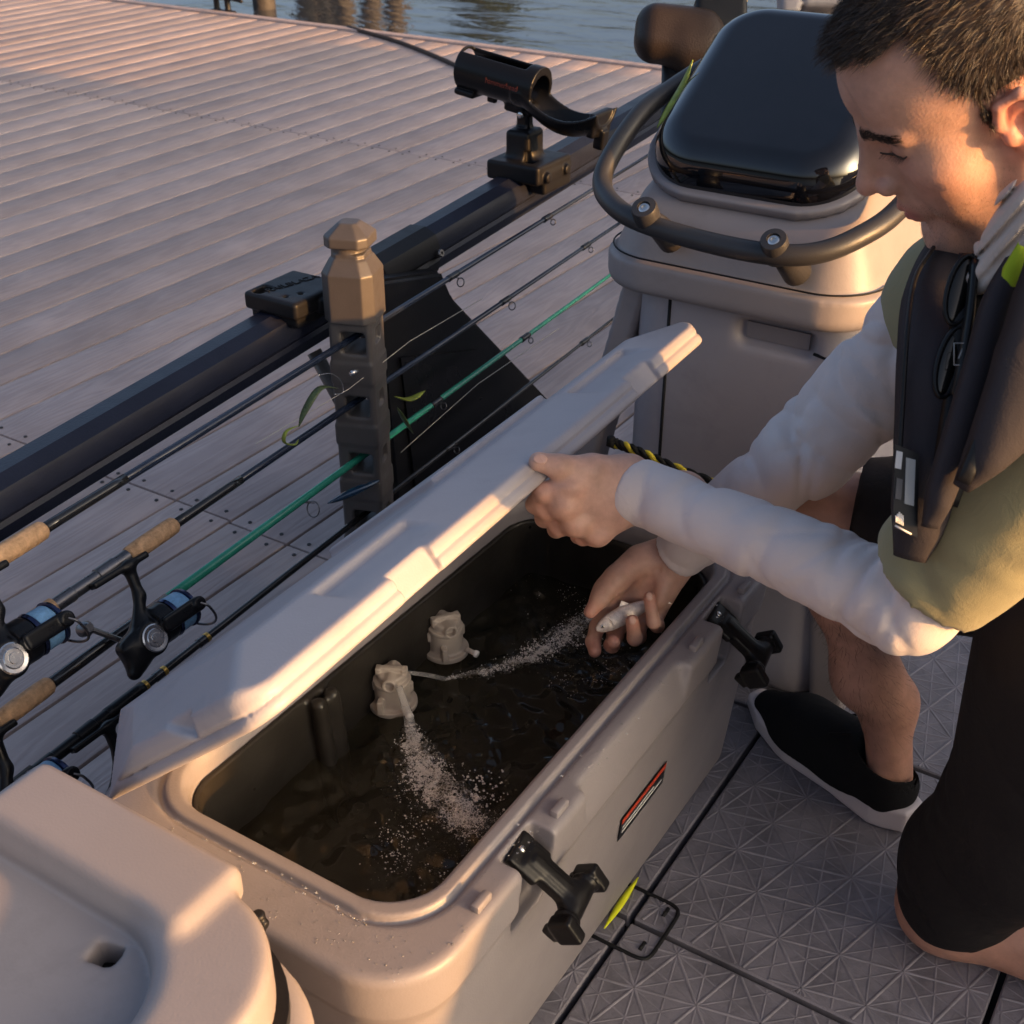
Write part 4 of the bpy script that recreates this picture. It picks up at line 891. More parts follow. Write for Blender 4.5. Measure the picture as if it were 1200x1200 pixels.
hk = tube(smoothpath([Px(u, v, PXC+.037) for u, v in ((372, 440), (388, 438), (400, 447), (402, 460), (392, 462))], 5), .0008, 6); tag(obj('fish_hook', *hk, STEEL, at=tuple(Px(372, 440, PXC+.037))), 'small bright hook holding the dark bait at the post', 'hook')
V, Fc = lathe(Px(411, 438, PXC+.04), Px(424, 432, PXC+.04)-Px(411, 438, PXC+.04), [(0, .001), (.001, .0045), (.013, .0045), (.014, .001)], 10); tag(obj('bullet_weight', V, Fc, STEEL, at=tuple(Px(417, 435, PXC+.04))), 'small silver bullet weight beside the rack post', 'weight')
a, b = Px(384, 590, PXC+.04), Px(446, 562, PXC+.04); V, Fc = tube([a+(b-a)*k/14 for k in range(15)], [.0008+.0075*math.sin(PI*k/14)**.7 for k in range(15)], 14, flat=.7); tag(obj('hard_lure', V, Fc, LUREB, at=tuple(a)), 'glossy dark blue minnow lure hanging at the lowest slot', 'lure')
# ================================================================== MAN KNEELING AT THE TANK
man = thing('person', (-.13, 1.25, 0), 'kneeling person in grey sleeved olive shirt and dark inflatable vest holding the tank lid', 'person')
SKIN = M('skin', (.48, .28, .21), .46, ss=.12, bump=.55, bscale=380, var=.18, vscale=42, bdist=.0006)
N, L, B = nodes(SKIN)
at_ = N.new('ShaderNodeAttribute'); at_.attribute_name = 'tint'; mx = N.new('ShaderNodeMixRGB'); mx.blend_type = 'MULTIPLY'; mx.inputs[0].default_value = 1
src = B.inputs['Base Color'].links[0].from_socket; L.new(src, mx.inputs[1]); L.new(at_.outputs['Color'], mx.inputs[2]); L.new(mx.outputs[0], B.inputs['Base Color'])
def fabric(name, col, sc_=900, rough=.85, var=.06, vs=5, b=.5):
    m = M(name, col, rough, bump=b, bscale=sc_, var=var, vscale=vs, bdist=.0006, spec=.25); n, l, bs = nodes(m); bs.inputs['Sheen Weight'].default_value = .12 if col[0] > .1 else 0
    tc = n.new('ShaderNodeTexCoord'); nw = n.new('ShaderNodeTexNoise'); nw.inputs['Scale'].default_value = 26; nw.inputs['Detail'].default_value = 4; nw.inputs['Roughness'].default_value = .55; nw.inputs['Distortion'].default_value = 1.6
    l.new(tc.outputs['Object'], nw.inputs['Vector']); b2 = n.new('ShaderNodeBump'); b2.inputs['Strength'].default_value = .25; b2.inputs['Distance'].default_value = .005; l.new(nw.outputs['Fac'], b2.inputs['Height'])
    l.new(bs.inputs['Normal'].links[0].from_socket, b2.inputs['Normal']); l.new(b2.outputs[0], bs.inputs['Normal']); return m
SLV = fabric('light grey sleeve fabric', (.56, .49, .475)); OLV = fabric('olive shirt fabric', (.24, .215, .12)); VST = fabric('charcoal vest fabric', (.030, .026, .030), 700); SHT = fabric('black shorts fabric', (.010, .0085, .0092), 600, .7)
BUF = fabric('pale neck gaiter', (.46, .39, .34)); LIME = fabric('lime webbing', (.35, .45, .02)); NAIL = M('fingernail', (.52, .31, .24), .28)
SHOE = fabric('black knit shoe', (.006, .006, .007), 1200, .9); SOLE = M('white rubber sole', (.52, .47, .48), .5, bump=.2, bscale=200)
HAIRM = M('dark brown hair', (.032, .018, .0105), .55, var=.4, vscale=90, spec=.6)
hf = np.array([-.7161, -.3608, -.5975]); hl = np.array([.5454, -.8235, -.1564]); hu = np.array([-.4356, -.4379, .7864]); HOr = np.array([-.2495, 1.1782, 1.0473]); HM = np.stack([hf, hl, hu], 1)
# ---- head in its own frame: x forward, y left, z up, origin between the ear canals
S = SDF((-.125, -.10, -.15), (.15, .10, .17), .0018)
S.ell((-.012, 0, .058), (.100, .077, .088)); S.ell((.036, 0, .068), (.068, .066, .066), None, .03)
S.ell((.042, 0, -.018), (.056, .057, .078), None, .03)
S.chain([(-.002, .057, -.030), (.008, .053, -.062), (.045, .037, -.094), (.076, .014, -.107), (.076, -.014, -.107), (.045, -.037, -.094), (.008, -.053, -.062), (-.002, -.057, -.03)], [.018, .017, .017, .017, .017, .017, .017, .018], .02)
S.ell((.086, 0, -.104), (.018, .025, .018), None, .016)
for q in (-1, 1):
    S.ell((.060, q*.043, -.006), (.024, .020, .022), None, .022); S.ell((.048, q*.040, -.045), (.03, .017, .035), None, .025)
    S.cone((.093, q*.012, .040), (.077, q*.043, .041), .011, .009, .012)
    S.ell((.0995, q*.034, .0255), (.013, .015, .010), None, .012, 's')
    S.ell((.0750, q*.0325, .0245), (.0148, .0160, .0132), None, .004)
    S.ell((.0890, q*.0325, .0175), (.004, .014, .0012), None, .003, 's')
    S.ell((.0875, q*.0325, .0345), (.003, .014, .0010), None, .003, 's')
S.cone((.086, 0, .030), (.092, 0, -.014), .014, .018, .014); S.cone((.101, 0, .030), (.120, 0, -.004), .0072, .0085, .012); S.ell((.1210, 0, -.0110), (.0115, .0108, .0095), None, .008)
for q in (-1, 1): S.ell((.1065, q*.0125, -.017), (.0105, .0075, .0085), None, .006); S.ell((.110, q*.006, -.0245), (.006, .0032, .003), None, .002, 's')
S.ell((.090, 0, -.046), (.015, .024, .020), None, .016); S.ell((.080, 0, -.084), (.018, .032, .024), None, .016)
S.chain([(.086, .023, -.0540), (.0985, .011, -.049), (.1045, 0, -.0485), (.0985, -.011, -.049), (.086, -.023, -.0540)], [.0032, .0050, .0054, .0050, .0032], .004, k0=.008)
S.chain([(.086, .021, -.0570), (.0975, .010, -.0605), (.1015, 0, -.061), (.0975, -.010, -.0605), (.086, -.021, -.0570)], [.0032, .0056, .0062, .0056, .0032], .004, k0=.006)
S.cone((.106, -.02, -.0553), (.106, .02, -.0553), .0016, .0016, .002, 's')
S.ell((.102, 0, -.0745), (.008, .018, .005), None, .008, 's')
for q in (-1, 1):
    S.ell((-.010, q*.077, .004), (.020, .006, .031), basis(x=(1, q*-.35, .15), y=(.35*q, 1, 0)), .006)
    ep = [(.004, q*.073, -.006), (.010, q*.0745, .014), (.004, q*.079, .032), (-.014, q*.085, .036), (-.029, q*.088, .022), (-.028, q*.086, .0), (-.016, q*.080, -.020), (-.005, q*.0745, -.027)]
    S.chain(ep, [.004, .0045, .0045, .0045, .0045, .0045, .0055, .006], .004); S.ell((-.007, q*.084, .004), (.010, .009, .014), None, .004, 's'); S.ell((.006, q*.076, -.002), (.006, .005, .008), None, .004)
nb = HM.T@(Q(1246, 292, 1.17)-HOr); S.cone((-.034, 0, -.015), nb*.72, .050, .052, .024)
V, Fc = S.mesh(1)
hv = V.copy(); HV = HOr+V@HM.T
tint = np.ones((len(V), 3)); 
def tin(cx_, rad_, col, k=1.): 
    d = np.sqrt((((hv-np.array(cx_))/np.array(rad_))**2).sum(1)); w = np.clip(1.4-d, 0, 1)[:, None]*k; tint[:] = tint*(1-w)+tint*np.array(col)*w
tin((.104, 0, -.055), (.011, .026, .012), (.90, .50, .53)); tin((.118, 0, -.012), (.016, .016, .014), (1.05, .82, .8), .7)
for q in (-1, 1): tin((.07, q*.045, -.012), (.03, .02, .026), (1.05, .86, .84), .6); tin((-.01, q*.08, .005), (.03, .02, .04), (1.12, .66, .62), .8); tin((.089, q*.032, .02), (.012, .018, .014), (.82, .72, .74), .5)
tin((.06, 0, -.075), (.055, .07, .045), (.88, .86, .88), .4)
parts_v = [HV]; parts_f = [Fc]; parts_t = [tint]
# hair
def in_poly(x, y, poly):
    r = np.zeros(len(x), bool); n = len(poly); j = n-1
    for i in range(n):
        xi, yi = poly[i]; xj, yj = poly[j]; c = ((yi > y) != (yj > y)) & (x < (xj-xi)*(y-yi)/(yj-yi+1e-12)+xi); r ^= c; j = i
    return r
hp_ = [(.098, .126), (.092, .112), (.080, .110), (.066, .114), (.050, .119), (.034, .118), (.029, .104), (.029, .088), (.028, .074), (.020, .054), (.016, .034), (.014, .014), (.004, .012), (.006, .03), (-.006, .046), (-.028, .040), (-.038, .005), (-.045, -.03), (-.09, -.05), (-.2, -.05), (-.2, .3), (.15, .3), (.11, .14)]
nzv = .004*np.sin(hv[:, 1]*210+hv[:, 2]*90)
msk = in_poly(hv[:, 0]+nzv-np.abs(hv[:, 1])*0, hv[:, 2]+nzv*.6, hp_)
msk &= ~((np.abs(hv[:, 1]) > .0735) & (hv[:, 2] < .045) & (hv[:, 0] < .012) & (hv[:, 0] > -.04))
nrm = np.zeros_like(hv); fn_ = np.cross(hv[Fc[:, 2]]-hv[Fc[:, 0]], hv[Fc[:, 3]]-hv[Fc[:, 1]])
for i in range(4):
    for c in range(3): nrm[:, c] += np.bincount(Fc[:, i], fn_[:, c], len(hv))
nrm /= np.linalg.norm(nrm, axis=1)[:, None]+1e-12
fm = msk[Fc].all(1); use = np.unique(Fc[fm]); mp_ = np.full(len(hv), -1); mp_[use] = np.arange(len(use))
topk = np.clip((hv[use, 2]-.03)/.09, 0, 1)
capv = hv[use]+nrm[use]*(.0012+.006*topk[:, None])*(1+.06*np.sin(hv[use]@np.array([300, 170, 220]))[:, None])
hair = obj('hair', HOr+capv@HM.T, mp_[Fc[fm]], HAIRM, man)
ns = 42000; idx = rng.choice(use, ns); p0 = hv[idx]+rng.normal(size=(ns, 3))*.0008; nn = nrm[idx]; tk = np.clip((p0[:, 2]-.02)/.09, 0, 1)
dirv = nn*(.17+.06*tk[:, None])+np.array([.75, 0, .1])*tk[:, None]+np.array([-.1, 0, -.75])*(1-tk[:, None])+rng.normal(size=(ns, 3))*.15; dirv /= np.linalg.norm(dirv, axis=1)[:, None]
ln = (.005+.010*tk)*(.6+.6*rng.random(ns)); sdv = np.cross(dirv, rng.normal(size=(ns, 3))); sdv /= np.linalg.norm(sdv, axis=1)[:, None]; w = .00024
b0 = p0+nn*(.001+.004*tk[:, None]); m0 = b0+dirv*ln[:, None]*.55; e0 = b0+dirv*ln[:, None]+(np.array([.25, 0, -.35])*ln[:, None])*.5
SV = np.stack([b0-sdv*w, b0+sdv*w, m0+sdv*w*.8, m0-sdv*w*.8, e0+sdv*w*.25, e0-sdv*w*.25], 1).reshape(-1, 3); kk = np.arange(ns)*6
SF = np.concatenate([np.stack([kk, kk+1, kk+2, kk+3], 1), np.stack([kk+3, kk+2, kk+4, kk+5], 1)]); obj('hair_strands', HOr+SV@HM.T, SF, HAIRM, hair, smooth=False)['kind'] = 'stuff'
# stubble on jaw, chin and lip
sb_ = np.where((hv[:, 2] < -.040+.25*np.clip(.06-hv[:, 0], 0, .1)) & (hv[:, 0] > .005) & (hv[:, 2] > -.118) & ~((hv[:, 0] > .088) & (np.abs(hv[:, 1]) < .024) & (hv[:, 2] > -.068) & (hv[:, 2] < -.046)) & (np.abs(hv[:, 1]) < .07))[0]
n2_ = 5200; ix_ = rng.choice(sb_, n2_); q0 = hv[ix_]+rng.normal(size=(n2_, 3))*.0006; dn = nrm[ix_]*.6+np.array([.1, 0, -.6])+rng.normal(size=(n2_, 3))*.25; dn /= np.linalg.norm(dn, axis=1)[:, None]
sn = np.cross(dn, rng.normal(size=(n2_, 3))); sn /= np.linalg.norm(sn, axis=1)[:, None]; q1 = q0+dn*.0012; ws = .00009
SV2 = np.stack([q0-sn*ws, q0+sn*ws, q1+sn*ws*.5, q1-sn*ws*.5], 1).reshape(-1, 3); obj('stubble', HOr+SV2@HM.T, np.arange(4*n2_).reshape(-1, 4), HAIRM, man, smooth=False)['kind'] = 'stuff'
# eyebrows and lashes
bv = []
mid_ = np.where((np.abs(hv[:, 1]) < .06) & (hv[:, 0] > .05) & (hv[:, 2] > 0) & (hv[:, 2] < .06))[0]
def snapx(c, off=.0006):
    d_ = ((hv[mid_][:, 1:]-c[1:])**2).sum(1); k_ = mid_[d_ < .0016**2]; i = k_[hv[k_, 0].argmax()] if len(k_) else mid_[d_.argmin()]; return hv[i]+nrm[i]*off
def snap(c, off=.0006):
    i = mid_[((hv[mid_]-c)**2).sum(1).argmin()]; return hv[i]+nrm[i]*off
for q in (-1, 1):
    for _ in range(420):
        t = rng.random(); c = np.array([.1015-.020*t**1.6-.003*t, q*(.010+.038*t), .0420+.0045*math.sin(t*PI*.8)-.002*t]); d = unit(np.array([-.25*t, q*(.6+.5*t), .55-.8*t])+rng.normal(size=3)*.2)
        c = snap(c+np.array([0, 0, rng.normal()*.0020]), .0004); s_ = unit(np.cross(d, (1, 0, 0)))*.0004; e = snap(c+d*(.006+.003*rng.random()), .0012); bv += [c-s_, c+s_, e+s_*.3, e-s_*.3]
    for t in np.linspace(-1, 1, 34):
        c = snapx(np.array([.0888, q*.0325+.0145*t, .0163+.0028*t*t]), .0006); d = unit(np.array([.9, q*.2+t*.35, -.35])); s_ = np.array([0, .0004, 0]); e = c+d*.0065; bv += [c-s_, c+s_, e+s_*.2, e-s_*.2]
bv = np.array(bv)
for q in (-1, 1):
    lp = [snapx(np.array([.0885, q*.0325+.0160*t, .0165+.0030*t*t]), .0006) for t in np.linspace(-1, 1, 15)]; lp = [lp[0]]+[(lp[i-1]+lp[i]*2+lp[i+1])/4 for i in range(1, 14)]+[lp[14]]; V_, F_ = tube([HOr+HM@p for p in lp], [.0006+.0007*math.sin(PI*i/14) for i in range(15)], 6); obj('lash_line', V_, F_, HAIRM, man)
obj('eyebrows', HOr+bv@HM.T, np.arange(len(bv)).reshape(-1, 4), HAIRM, man, smooth=False)
# ---- skeleton points
NB = Q(1222, 300, 1.15); SL = Q(1292, 486, 1.03); SR = Q(1128, 352, 1.31); EL = Q(1060, 703, 1.185); WLf = Q(752, 577, 1.365); ER = Q(945, 528, 1.44); WR = Q(789, 652, 1.60)
HLp = np.array([-.03, 1.175, .50]); HRp = np.array([.0, 1.40, .50]); KL = np.array([-.128, 1.222, .062]); KR = np.array([-.388, 1.322, .495]); AR = np.array([-.276, 1.412, .088]); AL = np.array([.28, 1.27, .07])
# ---- left hand closing on the lid edge
S = SDF(np.minimum(WLf, Q(660, 590, 1.36))-.085, np.maximum(WLf, Q(660, 590, 1.36))+.085, .0014)
wr = Q(752, 577, 1.368); mcps = [Q(668, 569, 1.338), Q(662, 592, 1.345), Q(676, 613, 1.358), Q(700, 625, 1.372)]
S.cone(Q(800, 583, 1.37), wr, .030, .027, flat=(FWD, 1.18)); 
for m_, o_ in zip(mcps, ((-3, -10), (-1, -3), (1, 5), (3, 13))): S.cone(Q(742+o_[0], 577+o_[1], 1.363), m_, .0185, .0130, .016)
S.cone(Q(735, 560, 1.372), Q(690, 600, 1.378), .018, .016, .02)
fing = [[mcps[0], Q(637, 577, 1.340), Q(627, 591, 1.366), Q(640, 601, 1.392)], [mcps[1], Q(641, 597, 1.358), Q(638, 607, 1.385), Q(652, 608, 1.41)], [mcps[2], Q(656, 617, 1.374), Q(652, 620, 1.40), Q(664, 616, 1.42)], [mcps[3], Q(683, 629, 1.385), Q(678, 628, 1.405), Q(690, 622, 1.425)]]
for f_, r0 in zip(fing, (.0108, .0112, .0106, .0094)): S.chain(f_, [r0*1.12, r0*1.02, r0*.92, r0*.8], .004, k0=.010)
for m_, rr in zip(mcps, (.0125, .013, .0125, .0115)): S.ell(m_-FWD*.004, (rr, rr, rr*.9), None, .012)
S.chain([Q(736, 553, 1.366), Q(694, 549, 1.342), Q(655, 547, 1.328), Q(631, 541, 1.326)], [.0170, .0150, .0122, .0105], .008, k0=.018)
S.cone(Q(700, 556, 1.358), Q(676, 568, 1.352), .012, .012, .016)
for i in (0, 1, 2): a = mcps[i]-FWD*.0115; S.cone(a*.9+(mcps[i+1]-FWD*.0115)*.1+(wr-mcps[i])*.05, a+(mcps[i+1]-mcps[i])*.5+(fing[i][1]-mcps[i])*.3, .0025, .003, .006, 's') if False else None
for c_ in (Q(655, 547, 1.3325), Q(648, 549, 1.333)): S.cone(c_+UPV*.006, c_-UPV*.006, .0009, .0009, .0016, 's')
V, Fc = S.mesh(1); parts_v.append(V); parts_f.append(Fc); tn = np.ones((len(V), 3))
for m_ in mcps+[f_[1] for f_ in fing]+[Q(655, 547, 1.342)]: d = np.linalg.norm(V-m_, axis=1); w_ = np.clip(1.3-d/.016, 0, 1)[:, None]*.55; tn = tn*(1-w_)+tn*np.array([1.03, .80, .78])*w_
parts_t.append(tn)
def nail(c, ax, nrm_, s=1.0):
    S = SDF(np.array(c)-.016, np.array(c)+.016, .0008); R = basis(x=ax, z=nrm_); S.ell(c, (.0068*s, .0052*s, .0016), R); V, Fc = S.mesh(1); obj('fingernail', V, Fc, NAIL, man)
nail(Q(633, 538, 1.3165), Q(631, 541, 1.326)-Q(655, 547, 1.328), -FWD+UPV*.35, 1.15)
# ---- right hand, palm up, cradling the fish
S = SDF(Q(745, 700, 1.60)-.115, Q(745, 700, 1.60)+.115, .0014)
wr2 = Q(789, 652, 1.605); S.cone(Q(818, 628, 1.60), wr2, .027, .0255, flat=(FWD, 1.25))
mc2 = [Q(713, 712, 1.632), Q(730, 722, 1.640), Q(750, 724, 1.640), Q(768, 716, 1.632)]
for m_, o_ in zip(mc2, ((-14, -6), (-5, 0), (3, 4), (9, 8))): S.cone(Q(783+o_[0], 657+o_[1], 1.612), m_, .019, .0135, .018)
S.ell(Q(728, 680, 1.612), (.026, .018, .020), basis(x=Q(700, 715, 1.6)-Q(760, 655, 1.6), z=FWD), .016)
S.ell(Q(775, 688, 1.608), (.030, .014, .017), basis(x=Q(768, 720, 1.6)-Q(785, 655, 1.6), z=FWD), .014)
S.ell(Q(748, 695, 1.594), (.020, .012, .007), basis(x=Q(735, 712, 1.6)-Q(765, 670, 1.6), z=FWD), .018, 's')
fg2 = [[mc2[0], Q(700, 734, 1.622), Q(695, 752, 1.606), Q(697, 763, 1.592)], [mc2[1], Q(721, 745, 1.622), Q(717, 756, 1.600), Q(719, 752, 1.582)], [mc2[2], Q(748, 746, 1.614), Q(744, 748, 1.586), Q(741, 728, 1.572)], [mc2[3], Q(770, 733, 1.606), Q(766, 729, 1.580), Q(761, 700, 1.570)]]
for f_, r0 in zip(fg2, (.0098, .0102, .0098, .0088)): S.chain(f_, [r0*1.1, r0*1.02, r0*.97, r0*.86], .004, k0=.009)
S.chain([Q(748, 655, 1.605), Q(722, 678, 1.592), Q(704, 700, 1.585), Q(692, 717, 1.583)], [.018, .0150, .0115, .0086], .008, k0=.018)
S.cone(Q(706, 690, 1.6), Q(716, 712, 1.62), .010, .010, .016)
for pa_, pb_ in (((735, 700), (772, 668)), ((722, 697), (733, 668)), ((740, 710), (782, 700))): S.cone(Q(*pa_, 1.588), Q(*pb_, 1.588), .0016, .0016, .005, 's')
V, Fc = S.mesh(1); parts_v.append(V); parts_f.append(Fc); tn = np.ones((len(V), 3))
for f_ in fg2+[[Q(692, 717, 1.583)]]:
    d = np.linalg.norm(V-f_[-1], axis=1); w_ = np.clip(1.4-d/.014, 0, 1)[:, None]*.6; tn = tn*(1-w_)+tn*np.array([1.05, .74, .74])*w_
d = np.linalg.norm(V-Q(745, 690, 1.6), axis=1); w_ = np.clip(1.3-d/.035, 0, 1)[:, None]*.35; tn = tn*(1-w_)+tn*np.array([1.08, .95, .95])*w_
parts_t.append(tn)
nail(Q(741, 727, 1.5625), Q(741, 722, 1.57)-Q(744, 748, 1.586), -FWD, .9); nail(Q(761, 699, 1.5615), Q(761, 697, 1.57)-Q(766, 729, 1.58), -FWD, .85)
# ---- legs, arms and trunk under the clothes
S = SDF((-.55, .95, -.005), (.40, 1.60, .60), .0042)
S.chain([AR+np.array([.02, -.004, -.02]), AR+np.array([-.004, .002, .10]), AR*.62+KR*.38+np.array([.012, .003, 0]), AR*.25+KR*.75+np.array([.016, .003, 0]), KR], [.032, .0325, .038, .044, .050], .045)
S.ell(KR+np.array([-.012, 0, .005]), (.052, .054, .06), None, .03); S.cone(KR, HRp, .06, .085, .03)
for q, s_ in ((.034, -.02), (-.030, -.012)): S.ell(AR+np.array([.008+.0*q, q, s_]), (.014, .012, .014), None, .012)
S.cone(KL+np.array([.012, 0, 0]), HLp, .048, .085, .03); S.ell(KL+np.array([.008, 0, -.010]), (.050, .050, .050), None, .03); S.chain([KL+np.array([0, 0, -.004]), np.array([.04, 1.235, .062]), np.array([.16, 1.25, .058]), AL], [.052, .056, .05, .036], .03)
S.cone(AL, AL+np.array([.06, .01, -.045]), .036, .03, .02)
S.ell((.01, 1.295, .54), (.13, .17, .12), None, .05)
V, Fc = S.mesh(1); parts_v.append(V); parts_f.append(Fc); parts_t.append(np.ones((len(V), 3))*np.array([.80, .74, .72]))
S = SDF(np.array([-.62, .90, .45]), np.array([.25, 1.60, 1.02]), .007)
S.chain([SL, EL, WLf], [.04, .030, .024], .02); S.chain([SR, ER, WR], [.04, .030, .024], .02)
CH = (SL+SR)/2; S.chain([CH+np.array([.02, 0, -.02]), (CH+HLp*.5+HRp*.5)/2, HLp*.5+HRp*.5], [.115, .11, .115], .05); S.cone(SL, SR, .05, .05, .05); S.cone(CH, NB*.3+(HOr+HM@nb*.72)*.7, .055, .05, .04)
V, Fc = S.mesh(1); parts_v.append(V); parts_f.append(Fc); parts_t.append(np.ones((len(V), 3)))
off = 0; fs = []
for v_, f_ in zip(parts_v, parts_f): fs.append(f_+off); off += len(v_)
body = obj('body', np.concatenate(parts_v), np.concatenate(fs), SKIN, man)
ca = body.data.attributes.new('tint', 'FLOAT_COLOR', 'POINT'); tt = np.concatenate(parts_t); ca.data.foreach_set('color', np.concatenate([tt, np.ones((len(tt), 1))], 1).astype(np.float32).ravel())
# ---- clothes
def creases(lst):
    def f(X, Y, Z, t):
        r = 0
        for c, n, w, e, a in lst:
            x, y, z = X-c[0], Y-c[1], Z-c[2]; h = x*n[0]+y*n[1]+z*n[2]; r = r+a*np.exp(-np.sqrt((h/w)**2+.15))*np.exp(-(x*x+y*y+z*z)/(e*e))
        return r
    return f
def arm_creases(a, b, n, near, amp, seed, rad=.045):
    r = np.random.default_rng(seed); ax = unit(b-a); out = []
    for _ in range(n):
        t = near(r); side = r.normal(size=3); side = unit(side-ax*(side@ax)-FWD*.3); c = a+(b-a)*t+side*rad
        nv = unit(ax+r.normal(size=3)*.5); out.append((c, nv, r.uniform(.003, .008), r.uniform(.03, .065), r.choice([-1, 1], p=[.92, .08])*amp*r.uniform(.4, 1.1)))
    return creases(out)
S = SDF(np.minimum(EL, WLf)-.09, np.maximum(EL, WLf)+np.array([.12, .09, .12]), .0026)
cuff = Q(741, 576, 1.366); e2 = EL+(SL-EL)*.22
dl = arm_creases(EL, WLf, 34, lambda r: abs(r.normal())*.22-.02, .0062, 3); dl2 = arm_creases(EL, WLf, 14, lambda r: r.uniform(.3, 1.02), .0065, 9, .036)
dsum = lambda X, Y, Z, t: dl(X, Y, Z, t)+dl2(X, Y, Z, t)
S.cone(EL, EL*.5+WLf*.5, .0505, .0405, disp=dsum); S.cone(EL*.5+WLf*.5, WLf, .0405, .0365, .01, disp=dsum); S.cone(e2, EL, .050, .0505, .02, disp=dsum)
S.cone(WLf, cuff, .0368, .0372, .002); ax = unit(WLf-EL)
S.cut(lambda X, Y, Z: (X-cuff[0])*ax[0]+(Y-cuff[1])*ax[1]+(Z-cuff[2])*ax[2], .003)
S.cyl(cuff-ax*.004, cuff+ax*.03, .0305, .001, .002, 's'); 
bx = unit(e2-EL); cutc = EL+bx*.060
S.cut(lambda X, Y, Z: (X-cutc[0])*bx[0]+(Y-cutc[1])*bx[1]+(Z-cutc[2])*bx[2], .004)
V, Fc = S.mesh(2); obj('sleeve', V, Fc, SLV, man)
S = SDF(np.minimum(ER, WR)-.09, np.maximum(SR, ER)+.09, .0032)
dr_ = arm_creases(SR, ER, 22, lambda r: r.uniform(.2, 1.1), .011, 21, .05); dr2 = arm_creases(ER, WR, 14, lambda r: r.uniform(-.1, 1.0), .009, 23, .04); ds2 = lambda X, Y, Z, t: dr_(X, Y, Z, t)+dr2(X, Y, Z, t)
S.cone(SR, ER, .068, .053, disp=ds2); S.cone(ER, WR, .053, .035, .02, disp=ds2); ax2 = unit(WR-ER); cf2 = Q(797, 652, 1.598)
S.cut(lambda X, Y, Z: (X-cf2[0])*ax2[0]+(Y-cf2[1])*ax2[1]+(Z-cf2[2])*ax2[2], .003); S.cyl(cf2-ax2*.004, cf2+ax2*.03, .029, .001, .002, 's')
b2 = unit(SR-ER); c2_ = ER+(SR-ER)*.84; S.cut(lambda X, Y, Z: (X-c2_[0])*b2[0]+(Y-c2_[1])*b2[1]+(Z-c2_[2])*b2[2], .004)
V, Fc = S.mesh(2); obj('sleeve', V, Fc, SLV, man)
# olive shirt: trunk, shoulders and upper arms
S = SDF(np.array([-.50, .86, .40]), np.array([.30, 1.62, 1.0]), .0056)
PV = HLp*.5+HRp*.5; MID = (CH+PV)/2
dt = arm_creases(SL, EL, 20, lambda r: r.uniform(.1, 1.1), .009, 31, .06); dt2 = arm_creases(CH, PV, 26, lambda r: r.uniform(.2, 1.1), .010, 33, .12); dts = lambda X, Y, Z, t: dt(X, Y, Z, t)+dt2(X, Y, Z, t)
S.chain([CH+np.array([.02, 0, -.02]), MID, PV+np.array([.01, 0, .02])], [.112, .118, .135], .05, disp=dts); S.cone(SL, SR, .066, .066, .06)
S.cone(SL+np.array([0, 0, -.01]), EL+(SL-EL)*.05, .080, .0625, .03, disp=dts); S.cone(SR, ER+(SR-ER)*.93, .075, .072, .03); S.cone(CH, NB, .08, .060, .04)
ce = EL+bx*.033; S.cut(lambda X, Y, Z: np.where((X-ce[0])**2+(Y-ce[1])**2+(Z-ce[2])**2 < .0081, -((X-ce[0])*bx[0]+(Y-ce[1])*bx[1]+(Z-ce[2])*bx[2]), -1), .0)
S.ell(HOr+HM@(nb*.6), (.075, .075, .075), None, .02, 's')
V, Fc = S.mesh(2); shirt = obj('shirt', V, Fc, OLV, man)
# neck gaiter
gcn = Q(1190, 290, 1.06); S = SDF(gcn-.10, gcn+.10, .002); gax = unit(HM@(nb*.72-np.array([-.028, 0, -.015]))); g0 = HOr+HM@(nb*.70); g1 = HOr+HM@(nb*1.0)
def gd(X, Y, Z, t):
    x, y, z = X-g0[0], Y-g0[1], Z-g0[2]; e1 = unit(np.cross(gax, UPV)); e2_ = np.cross(gax, e1); h = x*gax[0]+y*gax[1]+z*gax[2]; an = np.arctan2(x*e1[0]+y*e1[1]+z*e1[2], x*e2_[0]+y*e2_[1]+z*e2_[2])
    return .0032*np.sin(h*330+np.sin(an*2+1)*2.6+an*1.3)+.002*np.sin(h*610+an*3)
dra, drb = Q(1215, 262, 1.03), Q(1160, 322, 1.045); dax = unit(drb-dra); dpp = unit(np.cross(dax, -FWD))
def gd2(X, Y, Z, t):
    h = (X-dra[0])*dpp[0]+(Y-dra[1])*dpp[1]+(Z-dra[2])*dpp[2]; return .0030*np.sin(h*520+t*2.2)+.0016*np.sin(h*1050+t*5+1)
S.cone(dra, drb, .038, .017, disp=gd2); S.cone(Q(1160, 322, 1.045), Q(1172, 336, 1.05), .015, .010, .01)
for u0, v0, u1, v1 in ((1146, 288, 1154, 314), (1158, 282, 1160, 304)): S.cone(Q(u0, v0, 1.062), Q(u1, v1, 1.05), .004, .007, .006)
V, Fc = S.mesh(1); obj('neck_gaiter', V, Fc, BUF, man)
